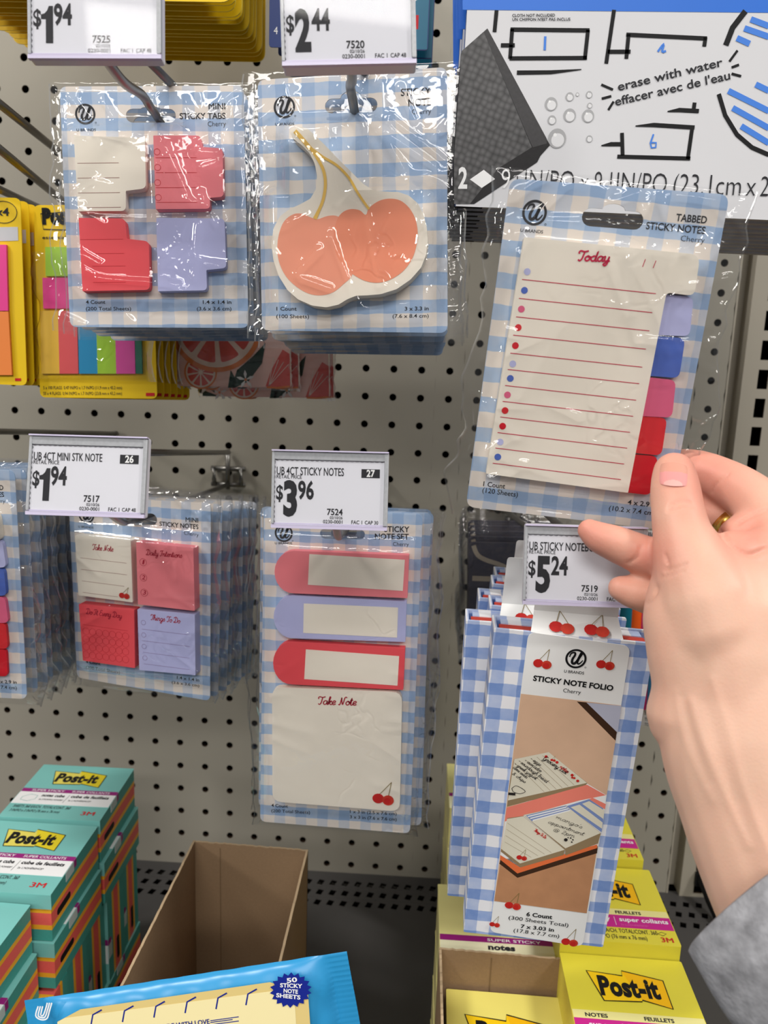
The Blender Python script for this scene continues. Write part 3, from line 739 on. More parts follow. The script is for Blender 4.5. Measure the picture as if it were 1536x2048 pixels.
LC = [(tuple(F.V(0, 0, 2.793).loc(a, b, .006)), tuple(F.loc(c, d, .006)), w, h) for a, b, c, d, w, h in ((930, 830, 1075, 1160, .0022, .0013), (370, 510, 520, 735, .0012, .0014), (520, 735, 715, 778, .0011, .0013), (1130, 1090, 1200, 1250, .0018, .0012), (1290, 560, 1250, 840, .0011, .0013))]+[(tuple(F.V(0, 380, 2.194).loc(a, b, .006)), tuple(F.loc(c, d, .006)), w, h) for a, b, c, d, w, h in ((870, 150, 850, 390, .0020, .0012), (430, 392, 790, 418, .0012, .0012), (370, 290, 440, 330, .0018, .001), (345, 100, 370, 440, .0010, .0012))]
film(mt, min(xs)-.006, min(ys)-.001, max(xs)+.007, max(ys)+.001, pads, 3, FILM, amp=.0012, n_crease=30, long_creases=LC)
S1 = F.m @ Vector((*F.V(0, 0, 2.793).loc(880, 655, 0), 0)) + F.c
MT = mt

# ------------------------------------------------------------------ cherry shaped sticky note (upper middle)
F = Frame((.3424, -.3144, .1383), -3.0, -6.4, 2.9)
ch = thing('sticky_note_pack', 'gingham pack of one cherry-shaped sticky note, front of the upper middle hook', 'sticky note pack', F.mw(), 'cherry-shaped note packs on the upper middle hook')
F.V(480, 0, 2.844); slotp = slot_shape(F, 632, 600, 150, 40, 62, 40, -.03)
F.V(0, 0, 1); _, crn = backing(F, ch, [(515, 160), (894, 134), (895, 666), (524, 661)], .004, slotp)
F.V(480, 0, 2.844)
lett(F, ch, [('STICKY', (915, 546), (1086, 537), 38, INK, .018), ('NOTE', (957, 605), (1087, 598), 38, INK, .018), ('Cherry', (977, 650), (1087, 646), 27, INK, -.005)])
p = PB(); logo(p, F, 252, 609, 61, Z1, INK, -.03); p.build('brand_mark', ch)
lett(F, ch, [('U BRANDS', (200, 714), (308, 712), 14, INK, .01)])
lett(F, ch, [('1 Count', (207, 1766), (322, 1766), 20, INK, .014), ('(100 Sheets)', (206, 1809), (392, 1810), 20, INK, .005)])
lett(F, ch, [('3 x 3.3 in', (937, 1766), (1073, 1764), 20, INK, .014), ('(7.6 x 8.4 cm)', (868, 1808), (1073, 1806), 20, INK, .005)])
cherry_outline = [(278, 745), (300, 728), (340, 723), (378, 728), (405, 750), (480, 822), (560, 905), (640, 985), (700, 1045), (760, 1083), (830, 1090), (900, 1092), (960, 1112), (1010, 1155), (1042, 1215), (1062, 1290), (1068, 1370), (1058, 1450), (1030, 1522), (970, 1590), (890, 1645), (800, 1673), (720, 1680), (660, 1682), (610, 1702), (560, 1733), (490, 1748), (410, 1738), (330, 1703), (270, 1650), (220, 1570), (190, 1480), (178, 1390), (190, 1300), (225, 1232), (280, 1190), (340, 1163), (400, 1130), (432, 1075), (438, 1000), (425, 930), (395, 870), (350, 825), (300, 785)]
hp = .009
def ch_print(p, z):
    L = lambda pts, zz: F.locs(pts, z)
    left = smooth([(560, 1232), (500, 1228), (440, 1247), (400, 1235), (350, 1215), (300, 1220), (250, 1260), (222, 1330), (212, 1410), (222, 1490), (260, 1570), (320, 1630), (390, 1670), (460, 1680), (530, 1662), (590, 1615), (640, 1560), (680, 1420), (640, 1290)], 4, True)
    right = smooth([(735, 1182), (790, 1143), (850, 1130), (910, 1140), (960, 1180), (995, 1240), (1010, 1310), (1005, 1390), (980, 1470), (930, 1540), (860, 1588), (790, 1608), (720, 1600), (660, 1572), (600, 1525), (550, 1450), (533, 1360), (545, 1270), (575, 1215), (625, 1190), (680, 1196), (715, 1222)], 4, True)
    p.flat(L(left, z), z, CHERRYO); p.flat(L(right, z), z+.00005, CHERRYO2)
    s = abs(F.loc(700, 1000, z)[0]-F.loc(600, 1000, z)[0])/100
    p.ribbon(L(smooth([(312, 745), (340, 775), (370, 810), (402, 848)], 4), z), 24*s, z+.0001, STEMY)
    p.ribbon(L(smooth([(398, 838), (440, 900), (475, 970), (486, 1050), (472, 1140), (440, 1215), (425, 1245)], 4), z), 19*s, z+.00012, STEMY, taper=lambda t: .9+.7*max(0, t-.75)*2)
    p.ribbon(L(smooth([(398, 838), (470, 892), (550, 940), (620, 1012), (665, 1090), (712, 1160), (735, 1190)], 4), z), 14*s, z+.00014, STEMY)
pad(F, ch, cherry_outline, hp, CREAM, CREAMS, .0008, ch_print)
pads = [bb(F, [(200, 1130), (1060, 1740)], .0002, hp), bb(F, [(290, 740), (600, 1150)], .0002, hp)]
xs = [c[0] for c in crn]; ys = [c[1] for c in crn]
LC = [(tuple(F.loc(a, b, .009)), tuple(F.loc(c, d, .009)), w, h) for a, b, c, d, w, h in ((500, 730, 590, 1110, .0014, .0013), (600, 1120, 690, 1180, .0012, .0012), (710, 1180, 790, 1620, .0024, .0014), (800, 715, 1010, 1085, .0020, .0016), (820, 720, 1110, 920, .0018, .0014), (450, 1430, 330, 1560, .0020, .0012), (350, 1590, 520, 1650, .0014, .0012), (860, 645, 1175, 890, .0010, .0012), (1010, 1080, 1060, 1300, .0011, .0013), (250, 445, 320, 720, .0012, .0014))]
film(ch, min(xs)-.006, min(ys)-.001, max(xs)+.009, max(ys)+.002, pads, 11, FILM, amp=.0012, n_crease=28, long_creases=LC)
S2 = F.m @ Vector((*F.loc(650, 625, 0), 0)) + F.c
CH = ch; CH_PACK = ch

# ------------------------------------------------------------------ mini sticky notes (lower left)
F = Frame((.2065, -.2529, -.0948), -9.0, -1.0, 0.2)
mn = thing('sticky_note_pack', 'gingham pack of four mini note pads titled Take Note and Daily Intentions, front one', 'sticky note pack', F.mw(), 'mini sticky note packs on the lower left hook')
F.V(0, 840, 2.954); slotp = slot_shape(F, 810, 585, 118, 34, 45, 12, .04)
F.V(0, 0, 1); _, crn = backing(F, mn, [(137, 993), (421.5, 1006), (420, 1402), (154, 1355)], .004, slotp)
F.V(0, 840, 2.954)
lett(F, mn, [('MINI', (1097, 601), (1170, 606), 25, INK, .018), ('STICKY NOTES', (942, 626), (1172, 645), 25, INK, .018), ('Cherry', (1087, 677), (1173, 689), 21, INK, -.005)])
p = PB(); logo(p, F, 510, 560, 47, Z1, INK, .06); p.build('brand_mark', mn)
lett(F, mn, [('U BRANDS', (463, 635), (552, 642), 11, INK, .01)])
lett(F, mn, [('4 Count', (508, 1436), (593, 1449), 17, INK, .014), ('(200 Total Sheets)', (508, 1468), (708, 1500), 17, INK, .005)])
lett(F, mn, [('1.4 x 1.4 in', (1045, 1529), (1177, 1546), 17, INK, .014), ('(3.6 x 3.6 cm)', (1015, 1557), (1177, 1578), 17, INK, .005)])
h = .0075
def npad(pts, m, side, extra, scripts=(), nums=()):
    o = pad(F, mn, pts, h, m, side, .0006, extra); z = .0002+h+.00012
    if scripts: scr(F, o, scripts, z, .11)
    if nums: lett(F, o, nums, z)
    pads.append(bb(F, pts, .0002, h))
pads = []
def cr(p, z):
    lines(p, F, [((475, 814), (747, 846)), ((477, 882), (750, 915)), ((484, 950), (735, 983)), ((488, 1018), (697, 1045))], .00022, z, LINEINK); cherry(p, F, 735, 1038, 62, z)
npad([(443, 682), (772, 714), (784, 1078), (463, 1035)], CREAM, CREAMS, cr, [('Take Note', (545, 766), (668, 777), 32, REDINK)])
npad([(804, 722), (1142, 757), (1150, 1128), (815, 1089)], PINK, PINK, lin([], .0002, DKCORAL, [(845, 840), (847, 931), (852, 1020)], 20, REDINK), [('Daily Intentions', (862, 797), (1074, 814), 32, REDINK)], [('1', (840, 851), (850, 852), 24, REDINK, .01, .2), ('2', (838, 941), (855, 943), 24, REDINK, .01, .2), ('3', (843, 1030), (860, 1032), 24, REDINK, .01, .2)])
npad([(465, 1087), (792, 1122), (797, 1466), (490, 1421)], RED, RED, lin([((488, 1207), (755, 1246))], .0002, DKCORAL, [(508+39*i, 1248+46*j+4.8*i) for j in range(4) for i in range(7)], 19, DKCORAL), [('Do It Every Day:', (508, 1145), (725, 1172), 32, REDINK)])
npad([(812, 1117), (1150, 1150), (1155, 1508), (823, 1477)], LAV, LAV, lin([((838, 1235), (1120, 1270)), ((838, 1303), (1120, 1338)), ((845, 1372), (1120, 1407)), ((850, 1440), (1120, 1475))], .0002, LAVINK, [(847, 1197), (849, 1270), (851, 1338), (856, 1406)], 13, LAVINK), [('Things To Do', (888, 1180), (1063, 1201), 32, REDINK)])
xs = [c[0] for c in crn]; ys = [c[1] for c in crn]
film(mn, min(xs)-.009, min(ys)-.001, max(xs)+.005, max(ys)+.005, pads, 21, FILM, amp=.0011, n_crease=34)
S3 = F.m @ Vector((*F.loc(800, 590, 0), 0)) + F.c
MN = mn

# ------------------------------------------------------------------ sticky note set (lower middle)
F = Frame((.3395, -.2895, -.125), -1.9, -1.0, .3)
ns = thing('sticky_note_set', 'long gingham note set of three rounded strips above a cream pad, front one', 'sticky note pack', F.mw(), 'long note sets on the lower middle hook')
F.V(460, 860, 2.439); slotp = slot_shape(F, 548, 508, 110, 26, 42, 12, .02)
F.V(0, 0, 1); _, crn = backing(F, ns, [(527.6, 1015), (845.4, 1028), (820, 1667), (520.3, 1643)], .004, slotp)
F.V(460, 860, 2.439)
lett(F, ns, [('STICKY', (752, 496), (875, 498), 27, INK, .018), ('NOTE SET', (707, 532), (872, 534), 27, INK, .018), ('Cherry', (795, 565), (872, 567), 19, INK, -.005)])
p = PB(); logo(p, F, 262, 503, 44, Z1, INK, .018); p.build('brand_mark', ns)
lett(F, ns, [('U BRANDS', (219, 557), (303, 558), 11, INK, .01)])
lett(F, ns, [('4 Count', (202, 1838), (282, 1843), 16, INK, .014), ('(200 Total Sheets)', (202, 1864), (390, 1873), 16, INK, .005)])
lett(F, ns, [('1 x 3 in (2.5 x 7.6 cm)', (585, 1868), (813, 1880), 16, INK, .01), ('3 x 3 in (7.6 x 7.6 cm)', (585, 1894), (813, 1907), 16, INK, .01)])
h = .005; pads = []
def win(pts):
    return lambda p, z: p.flat(F.locs(pts, z), z, CREAM)
def arcl(cx, cy, rx, ry): return [(cx-rx*math.sin(math.pi*k/12), cy+ry*math.cos(math.pi*k/12)) for k in range(13)]
for (rt, rb, c, rx, ry, w, m, lb) in (
    ((873, 612), (865, 820), (310, 693), 93, 104, [(387, 605), (853, 633), (843, 785), (380, 755)], PINK, 'pink strip pad with a cream writing panel'),
    ((861, 838), (855, 1034), (305, 912), 92, 104, [(360, 846), (820, 866), (815, 1013), (357, 990)], LAV, 'lavender strip pad with a cream writing panel'),
    ((854, 1066), (845, 1268), (300, 1137), 90, 104, [(370, 1070), (825, 1103), (817, 1247), (362, 1215)], RED, 'red strip pad with a cream writing panel')):
    pts = [rt, rb]+arcl(c[0], c[1], rx, ry)
    pad(F, ns, pts, h, m, m, .0003, win(w), 'strip_pad', label=lb); pads.append(bb(F, pts, .0002, h))
pts = [(205, 1255), (840, 1280), (828, 1862), (207, 1812)]
np_ = pad(F, ns, pts, h, CREAM, CREAMS, .006, lambda p, z: cherry(p, F, 748, 1800, 105, z)); pads.append(bb(F, pts, .0002, h))
scr(F, np_, [('Take Note', (427, 1338), (615, 1343), 40, REDINK)], h+.0003, .14)
xs = [c[0] for c in crn]; ys = [c[1] for c in crn]
film(ns, min(xs)-.006, min(ys)-.0015, max(xs)+.006, max(ys)+.001, pads, 31, FILM, nx=60, ny=120, amp=.0007, n_crease=30)
S4 = F.m @ Vector((*F.loc(548, 505, 0), 0)) + F.c
NS = ns

# ------------------------------------------------------------------ the pack held in the hand
F = Frame((.4551, -.3775, .0654), -1.5, 0.5, -4.2)
hd = thing('tabbed_note_pack', 'gingham pack of Today sticky notes with coloured side tabs, held up in the hand', 'sticky note pack', F.mw())
F.V(860, 340, 2.272); slotp = slot_shape(F, 830, 222, 140, 40, 52, 26, .08)
F.V(0, 0, 1); _, crn = backing(F, hd, [(1020.6, 356.7), (1459.5, 389.3), (1331.8, 1060.5), (931.7, 1013.4)], .0045, slotp)
F.V(860, 340, 2.272)
lett(F, hd, [('TABBED', (1116, 231), (1256, 243), 31, INK, .018), ('STICKY NOTES', (980, 268), (1249, 291), 31, INK, .018), ('Cherry', (1138, 323), (1246, 332), 25, INK, -.005)])
p = PB(); logo(p, F, 475, 194, 56, Z1, INK, .08); p.build('brand_mark', hd)
lett(F, hd, [('U BRANDS', (410, 280), (513, 289), 14, INK, .01)])
lett(F, hd, [('1 Count', (241, 1436), (340, 1448), 22, INK, .014), ('(120 Sheets)', (237, 1464), (398, 1486), 22, INK, .005)])
lett(F, hd, [('4 x 2.9 in', (897, 1519), (1030, 1534), 22, INK, .014), ('(10.2 x 7.4 cm)', (812, 1546), (1022, 1570), 22, INK, .005)])
h = .0022; pads = []
for pts, m, nm, lb in (
    ([(890, 1290), (1037, 1301), (1004, 1478), (880, 1464)], CRIM, 'index_tab', 'crimson tab'),
    ([(930, 1117), (1078, 1127), (1052, 1298), (920, 1285)], RED2, 'index_tab', 'bright red tab'),
    ([(960, 938), (1118, 955), (1100, 1126), (945, 1117)], ROSE, 'index_tab', 'rose pink tab'),
    ([(1000, 752), (1160, 765), (1132, 946), (980, 934)], BLUEP, 'index_tab', 'blue tab'),
    ([(1030, 562), (1198, 577), (1180, 756), (1010, 749)], LAV, 'index_tab', 'lavender tab')):
    pad(F, hd, pts, h, m, m, [.0003, .003, .003, .0003], None, nm, label=lb); h += .0003
h = .0055
pts = [(428, 305), (1228, 385), (1202, 572), (1075, 556), (900, 1467), (255, 1380)]
cyc = [LAV, BLUEP, ROSE, RED2, CRIM]
def hpr(p, z):
    for i, c in enumerate([(442, 462), (429, 547), (415, 632), (401, 716), (388, 798), (376, 881), (365, 947), (352, 1022), (341, 1093), (330, 1164), (319, 1236), (308, 1304)]):
        q = F.loc(*c, z); r = abs(F.loc(c[0]+15.5, c[1], z)[0]-q[0]); p.flat(circ(*q, r, 20), z, cyc[i % 5])
    lines(p, F, [((418, 497), (1027, 562)), ((404, 583), (1010, 648)), ((391, 667), (997, 731)), ((378, 750), (981, 814)), ((365, 832), (965, 896)), ((353, 906), (951, 971)), ((341, 979), (937, 1046)), ((330, 1051), (923, 1119)), ((319, 1122), (909, 1192)), ((307, 1193), (896, 1264)), ((297, 1263), (882, 1336)), ((285, 1332), (868, 1407))], .00032, z, MAGINK)
    lines(p, F, [((966, 440), (979, 405)), ((1014, 445), (1027, 412))], .0003, z, MAGINK)
o = pad(F, hd, pts, h, CREAM, CREAMS, [.0005, .004, .003, .002, .0005, .0005], hpr)
scr(F, o, [('Today', (668, 411), (815, 416), 44, MAGINK)], h+.0004, .17)
pads.append(bb(F, pts, .0002, h+.0006))
xs = [c[0] for c in crn]; ys = [c[1] for c in crn]
LC = [(tuple(F.loc(a, b, .006)), tuple(F.loc(c, d, .006)), w, h) for a, b, c, d, w, h in ((765, 260, 940, 765, .0012, .0013), (890, 320, 1105, 800, .0011, .0013), (400, 200, 690, 208, .0011, .0013), (860, 130, 950, 100, .0011, .0013), (950, 100, 985, 185, .0011, .0013), (985, 185, 1045, 85, .0011, .0013), (1045, 85, 1160, 360, .0012, .0014), (1160, 360, 1250, 290, .0011, .0012), (940, 765, 1090, 775, .0010, .0011), (900, 350, 900, 640, .0024, .0012), (440, 310, 380, 460, .0014, .0013), (400, 1560, 760, 1590, .0011, .0011))]
film(hd, min(xs)-.007, min(ys)-.004, max(xs)+.010, max(ys)+.002, pads, 44, FILM, nx=120, ny=160, amp=.0013, n_crease=40, wob=.0035, long_creases=LC)
HD = hd; FHD = F

# copies hanging behind the front packs
behind(MT, 5, .0112, lambda i: f'gingham mini sticky tab pack, {ORD[i]} from the front on the upper left hook', seed=5, drop=6)
behind(CH, 6, .0150, lambda i: f'gingham cherry-shaped note pack, {ORD[i]} from the front on the upper middle hook', seed=6, drop=7)
behind(MN, 6, .0125, lambda i: f'gingham mini note pack, {ORD[i]} from the front on the lower left hook', seed=7, jx=.002, jr=1.5, dxs=[.003, .006, .005, .009, .010, .012])
behind(NS, 5, .0115, lambda i: f'long gingham note set, {ORD[i]} from the front on the lower middle hook', seed=8, jr=.6, dxs=[.0060, -.0060, .0066, -.005, .0062])

# tabbed packs hanging at the left edge: like the one held in the hand
FB = Frame(at(-104, 1172, .486), 0, 0, 0)
lt = copy_tree(HD, FB.mw(), 'gingham tabbed note pack at the left edge, frontmost, red tabs showing')
lt['group'] = 'tabbed note packs at the left edge'
for i in range(1, 8):
    k = i*.0118
    m2 = Matrix.Translation((.001*(i % 3), k, -k*.09)) @ FB.mw()
    o = copy_tree(HD, m2, f'gingham tabbed note pack at the left edge, {ORD[i]} from the front', skip=('lettering', 'brand_mark')); o['group'] = 'tabbed note packs at the left edge'

# ------------------------------------------------------------------ price labels and hooks
L1 = price_label(Frame((.2478, -.4012, .1910), 2.1, -9.5, 1.8), 'price label reading $1.94 and 7525, top left of the photo', None, None, '1', '94', '7525', '48', .005, 4.4)
L2 = price_label(Frame((.3467, -.4001, .1915), 3.0, -7.5, 3.4), 'price label reading $2.44, above the cherry-shaped note packs', None, None, '2', '44', '7520', '48', .008)
L3 = price_label(Frame((.2384, -.4029, .0088), 0, -14.4, .7), 'price label numbered 26 reading $1.94, in front of the mini note packs', ('UB 4CT MINI STK NOTE', 32.2), '26', '1', '94', '7517', '48', .004, 4.4)
L4 = price_label(Frame((.3423, -.3887, .0047), .3, -8.0, .9), 'price label numbered 27 reading $3.96, above the long note sets', ('UB 4CT STICKY NOTES', 32.2), '27', '3', '96', '7524', '30')
L5 = price_label(Frame((.4549, -.4007, -.0217), -1.6, -8.3, 1.2), 'price label reading $5.24, above the folios and behind the fingers', ('UB STICKY NOTEBOOK', 34.5), None, '5', '24', '7519', '24')
def back_of(L, dx=0, dz=-.006): return L.matrix_world @ Vector((dx, dz, -.006))
hook('wire hook holding the mini sticky tab packs at the upper left', S1, back_of(L1, -.004, .004), ztop=.212)
hook('wire hook holding the cherry-shaped note packs at the upper middle', S2, back_of(L2, .001, .004), ztop=.214)
hook('wire hook with a double rod holding the mini note packs at the lower left', S3, back_of(L3, -.012, .006), tilt=4)
hook('wire hook holding the long note sets at the lower middle', S4, back_of(L4, 0, 0), tilt=6)
# hook of the packs at the left edge, and the bare inclined rods further up
lm = HD and lt.matrix_world
SL = lt.matrix_world @ Vector((0, .055, 0))
hook('wire hook holding the tabbed note packs at the left edge', SL, SL+Vector((-.01, -.09, .045)), tilt=4)
for (a, b, txt) in (((190, 362, -.01), (-60, 160, .42), 'upper of two inclined grey wire rods at the left edge'), ((190, 455, -.01), (-60, 250, .42), 'lower of two inclined grey wire rods at the left edge'), ((110, 430, -.01), (-60, 352, .45), 'inclined wire rod just above the yellow packs at the left edge')):
    A = aty(a[0], a[1], a[2]); B = at(b[0], b[1], b[2]); root = thing('display_hook', txt, 'hook', Matrix.Translation(A), 'wire hooks on the pegboard')
    p = PB(); d = B-A; p.tube([Vector((0, .008, 0)), d*.5, d], .0026, STEEL, 10); p.build('lower_rod', root)
    p = PB(); p.tube([Vector((-.014, -.002, 0)), Vector((.014, -.002, 0))], .0024, STEEL, 8); p.build('wall_bracket', root)

# ------------------------------------------------------------------ folios (lower right)
F = Frame((.4577, -.3598, -.1555), -1.7, 3.4, -1.8)
fo = thing('sticky_note_folio', 'gingham sticky note folio with a cherry belly band and desk photo, front of its hook', 'folio', F.mw(), 'gingham folios on the lower right hook')
F.V(0, 0, 1); T_ = .018
q = F.locs([(988, 1257), (1309.4, 1288), (1206, 1894.4), (927, 1864)], 0)
xl = (q[0][0]+q[3][0])/2; xr = (q[1][0]+q[2][0])/2; yt = (q[0][1]+q[1][1])/2; yb = (q[2][1]+q[3][1])/2
p = PB(); p.prism(rnd([(a, b) for a, b in q], .0012), -.0018, 0, GINGF); p.build('front_cover', fo)
qb = [(a, b) for a, b in q]
p = PB(); p.prism(rnd(qb, .0012), -T_, -T_+.0018, GINGF); p.build('back_cover', fo)
p = PB(); p.prism(rnd([q[3], (q[3][0]+.0018, q[3][1]), (q[0][0]+.0018, q[0][1]), q[0]], .0006), -T_+.0002, -.0002, GINGF); p.build('spine', fo)
p = PB(); RLIN = mat('red_lining', (196, 70, 58), .6, .2)
p.prism([(q[3][0]+.003, yb+.002), (q[2][0]-.003, yb+.002), (q[1][0]-.003, q[1][1]-.0012), (q[0][0]+.003, q[0][1]-.0012)], -.0095, -.0019, RLIN)
p.prism([(q[3][0]+.004, yb+.003), (q[2][0]-.004, yb+.003), (q[1][0]-.004, q[1][1]-.0007), (q[0][0]+.004, q[0][1]-.0007)], -T_+.002, -.0096, GINGF); p.build('page_block', fo)
# belly band
F.V(860, 1200, 2.844)
band = F.locs([(560, 182), (1141, 262), (868, 1972), (340, 1888)], .0006)
p = PB(); p.prism(rnd(band, .004), .0002, .0006, WHITEC)
z = .0007
WOOD = mat('printed_desk_wood', (220, 182, 152), .5, .2, noise=.08, nscale=90); WOOD2 = mat('printed_dark_wood', (190, 138, 100), .5, .2, noise=.14, nscale=120)
DARKW = mat('printed_dark_edge', (66, 44, 30), .5, .2); PLAV = mat('printed_grey_lavender', (186, 188, 206), .5, .2)
PCRM = mat('printed_cream', (226, 220, 200), .5, .2); PEDG = mat('printed_tan_edge', (150, 128, 96), .5, .2); PSAL = mat('printed_salmon', (240, 134, 116), .5, .2); PORG = mat('printed_orange', (232, 116, 66), .5, .2)
PBL = mat('printed_blue', (126, 146, 196), .5, .2)
def dec(pts, m, dz): p.flat(F.locs(pts, z), z+dz, m)
dec([(517, 533), (1088, 600), (891, 1782), (365, 1712)], WOOD, 0)
dec([(497, 720), (478, 905), (1005, 1105), (1060, 775), (830, 575), (700, 560)], WOOD, .00002)
dec([(405, 1470), (365, 1712), (891, 1782), (945, 1440), (760, 1480), (560, 1560)], WOOD2, .00003)
dec([(835, 577), (1088, 602), (1055, 800)], DARKW, .00004); dec([(890, 583), (1089, 602), (1067, 755)], PLAV, .00005)
dec([(401, 1475), (395, 1500), (497, 1580), (950, 1440), (955, 1400)], DARKW, .00004)
dec([(478, 905), (675, 865), (895, 1040), (880, 1062), (438, 1175), (455, 1030)], PEDG, .00005)
dec([(480, 905), (675, 865), (893, 1040), (443, 1140), (460, 1030)], PCRM, .00006)
dec([(437, 1180), (895, 1045), (1003, 1110), (985, 1260), (950, 1410), (497, 1550), (398, 1470)], WHITEC, .00004)
dec([(436, 1180), (893, 1050), (1000, 1110), (850, 1140), (540, 1225), (425, 1260)], PSAL, .00006)
dec([(400, 1450), (512, 1520), (950, 1390), (952, 1410), (497, 1555), (398, 1475)], PORG, .00005)
dec([(440, 1240), (530, 1228), (768, 1420), (760, 1450), (515, 1520), (402, 1430)], PEDG, .00007)
dec([(438, 1245), (530, 1230), (766, 1420), (512, 1498), (405, 1415)], PCRM, .00008)
dec([(530, 1222), (775, 1168), (972, 1325), (955, 1385), (770, 1452), (768, 1420)], PEDG, .00008)
dec([(532, 1222), (775, 1170), (970, 1325), (770, 1412)], PCRM, .0001)
dec([(545, 1225), (770, 1170), (800, 1195), (580, 1258)], PBL, .00011)
for a in range(3): lines(p, F, [((556+14*a, 1232+11*a), (776+11*a, 1178+9*a))], .0007, z+.00012, WHITEC)
dec([(775, 1172), (905, 1132), (985, 1185), (985, 1270), (975, 1320)], PBL, .0001); dec([(800, 1178), (850, 1163), (982, 1265), (978, 1300)], PCRM, .00012); dec([(865, 1158), (905, 1143), (990, 1195), (986, 1245)], PCRM, .00012); dec([(905, 1132), (925, 1124), (1000, 1160), (995, 1190)], PSAL, .00012)
lines(p, F, [((480+32*k, 925-8*k), (650+34*k, 1092-8*k)) for k in range(6)], .00016, z+.00009, PEDG)
lines(p, F, [((440-5*k, 1268+36*k), (690-38*k, 1437+9*k)) for k in range(4)], .00016, z+.0001, PEDG)
cherry(p, F, 700, 910, 30, z+.0001); cherry(p, F, 815, 1010, 26, z+.0001)
for c in ((660, 890), (722, 922), (840, 1028), (808, 995)): p.flat(circ(*F.loc(*c, z), .0008, 10), z+.0002, CHR)
cherry(p, F, 640, 362, 105, z); cherry(p, F, 998, 368, 105, z)
cherry(p, F, 522, 1465, 60, z+.0001)
cherry(p, F, 472, 1738, 92, z); cherry(p, F, 368, 1845, 60, z); cherry(p, F, 795, 1945, 95, z)
bnd = p.build('belly_band', fo)
# shoulder of the band and hang tab
bt = F.locs([(565, 186), (1133, 262)], .0004); F.V(0, 0, 1)
hx0, hx1 = F.loc(1064, 1240, -.008)[0], F.loc(1236, 1252, -.008)[0]
yt0, yt1 = bt[0][1]-.0006, bt[1][1]-.0006
p = PB(); zt = -.009
sh0 = F.loc(1066, 1235, zt); sh1 = F.loc(1234, 1250, zt)
x0b, x1b = F.loc(1064, 1258, 0)[0]-.0005, F.loc(1252, 1278, 0)[0]
p.add([(x0b, yt0+.001, .0004), (x1b, yt1, .0004), (sh1[0], sh1[1]+.004, zt), (sh0[0], sh0[1]+.004, zt)], [(0, 1, 2, 3)], WHITEC)
tb = [(sh0[0], sh0[1]+.004), (sh1[0], sh1[1]+.004), (sh1[0]-.001, sh1[1]+.031), (sh0[0]+.001, sh0[1]+.031)]
hc = ((sh0[0]+sh1[0])/2, sh0[1]+.026)
p.prism(rnd(tb, [.0003, .0003, .002, .002]), zt-.0004, zt, WHITEC, holes=[circ(hc[0], hc[1], .0035, 16)])
tabo = p.build('hang_tab', fo)
p = PB()
for u0, dirn in ((.33, -1), (.70, 1)):
    c = Vector((x0b+(x1b-x0b)*u0, yt0+.004, -.003)); e = Vector((x1b-x0b, yt1-yt0, 0)).normalized(); n = (Vector((sh0[0], sh0[1]+.004, zt))-Vector((x0b, yt0+.001, .0004))).normalized()
    nz = e.cross(n)
    for a, b, m in ((-.0028, -.0006, CHR), (.0028, -.001, CHR2)):
        pts = [c+e*(a+.0034*math.cos(t*.5236))+n*(b+.0030*math.sin(t*.5236))+nz*(.0002+.0001*(m is CHR2)) for t in range(12)]
        p.add(pts, [tuple(range(12))], m)
    for a in (-.0028, .0028):
        s0 = c+e*a+n*.002; s1 = c+e*dirn*.002+n*.0085
        w = e*.00018
        p.add([s0-w+nz*.0003, s0+w+nz*.0003, s1+w+nz*.0003, s1-w+nz*.0003], [(0, 1, 2, 3)], STEMG)
p.build('cherry_print', tabo)
F.V(860, 1200, 2.844)
p = PB(); logo(p, F, 830, 334, 60, z+.0001, INKB, .1); p.build('brand_mark', bnd)
lett(F, bnd, [('U BRANDS', (762, 412), (875, 424), 17, INKB, .01)], z+.0001)
lett(F, bnd, [('STICKY NOTE FOLIO', (585, 458), (1040, 516), 32, INKB, .035), ('Cherry', (756, 524), (857, 536), 24, INKB, 0)], z+.0001)
lett(F, bnd, [('6 Count', (547, 1797), (694, 1815), 26, INKB, .03), ('(300 Sheets Total)', (446, 1815), (786, 1860), 24, INKB, .005), ('7 x 3.03 in', (515, 1865), (704, 1887), 24, INKB, .025), ('(17.8 x 7.7 cm)', (474, 1888), (734, 1922), 24, INKB, .005)], z+.0001)
HAND = mat('printed_hand_ink', (40, 36, 36), .6, .2)
scr(F, bnd, [('Grocery List :', (640, 905), (785, 1000), 27, HAND), ('- eggs', (568, 905), (625, 945), 21, HAND), ('- avocados', (535, 915), (628, 980), 21, HAND), ('- sourdough bread', (500, 918), (662, 1040), 21, HAND), ('- greek yogurt', (478, 935), (600, 1022), 21, HAND), ('carne asada', (470, 955), (548, 1015), 20, HAND), ('& chips', (465, 990), (538, 1042), 20, HAND)], z+.00025, .12)
scr(F, bnd, [("mango's", (712, 1240), (862, 1300), 24, HAND), ('appointment', (668, 1268), (870, 1340), 24, HAND), ('@ 2pm', (700, 1312), (820, 1352), 24, HAND)], z+.00025, .09)
scr(F, bnd, [('notes', (735, 952), (782, 985), 22, CHR), ('Things To Do', (590, 1312), (655, 1358), 18, CHR)], z+.00025, .16)
p = PB()
for c, r in (((772, 1362), 11), ((800, 1352), 5), ((812, 1362), 5), ((806, 1375), 5), ((785, 1350), 4)): p.flat(circ(*F.loc(*c, z), r*.00009, 10), z+.0003, HAND)
p.ribbon(smooth(F.locs([(465, 1070), (490, 1055), (530, 1075), (540, 1090), (510, 1100), (475, 1090), (465, 1070)], z), 4), .0003, z+.0003, HAND)
p.ribbon(F.locs([(445, 1100), (485, 1103)], z), .0015, z+.0003, HAND); p.build('ink_drawing', bnd)
FO = fo
anch = F.m @ Vector((q[0][0], q[0][1], 0))+F.c
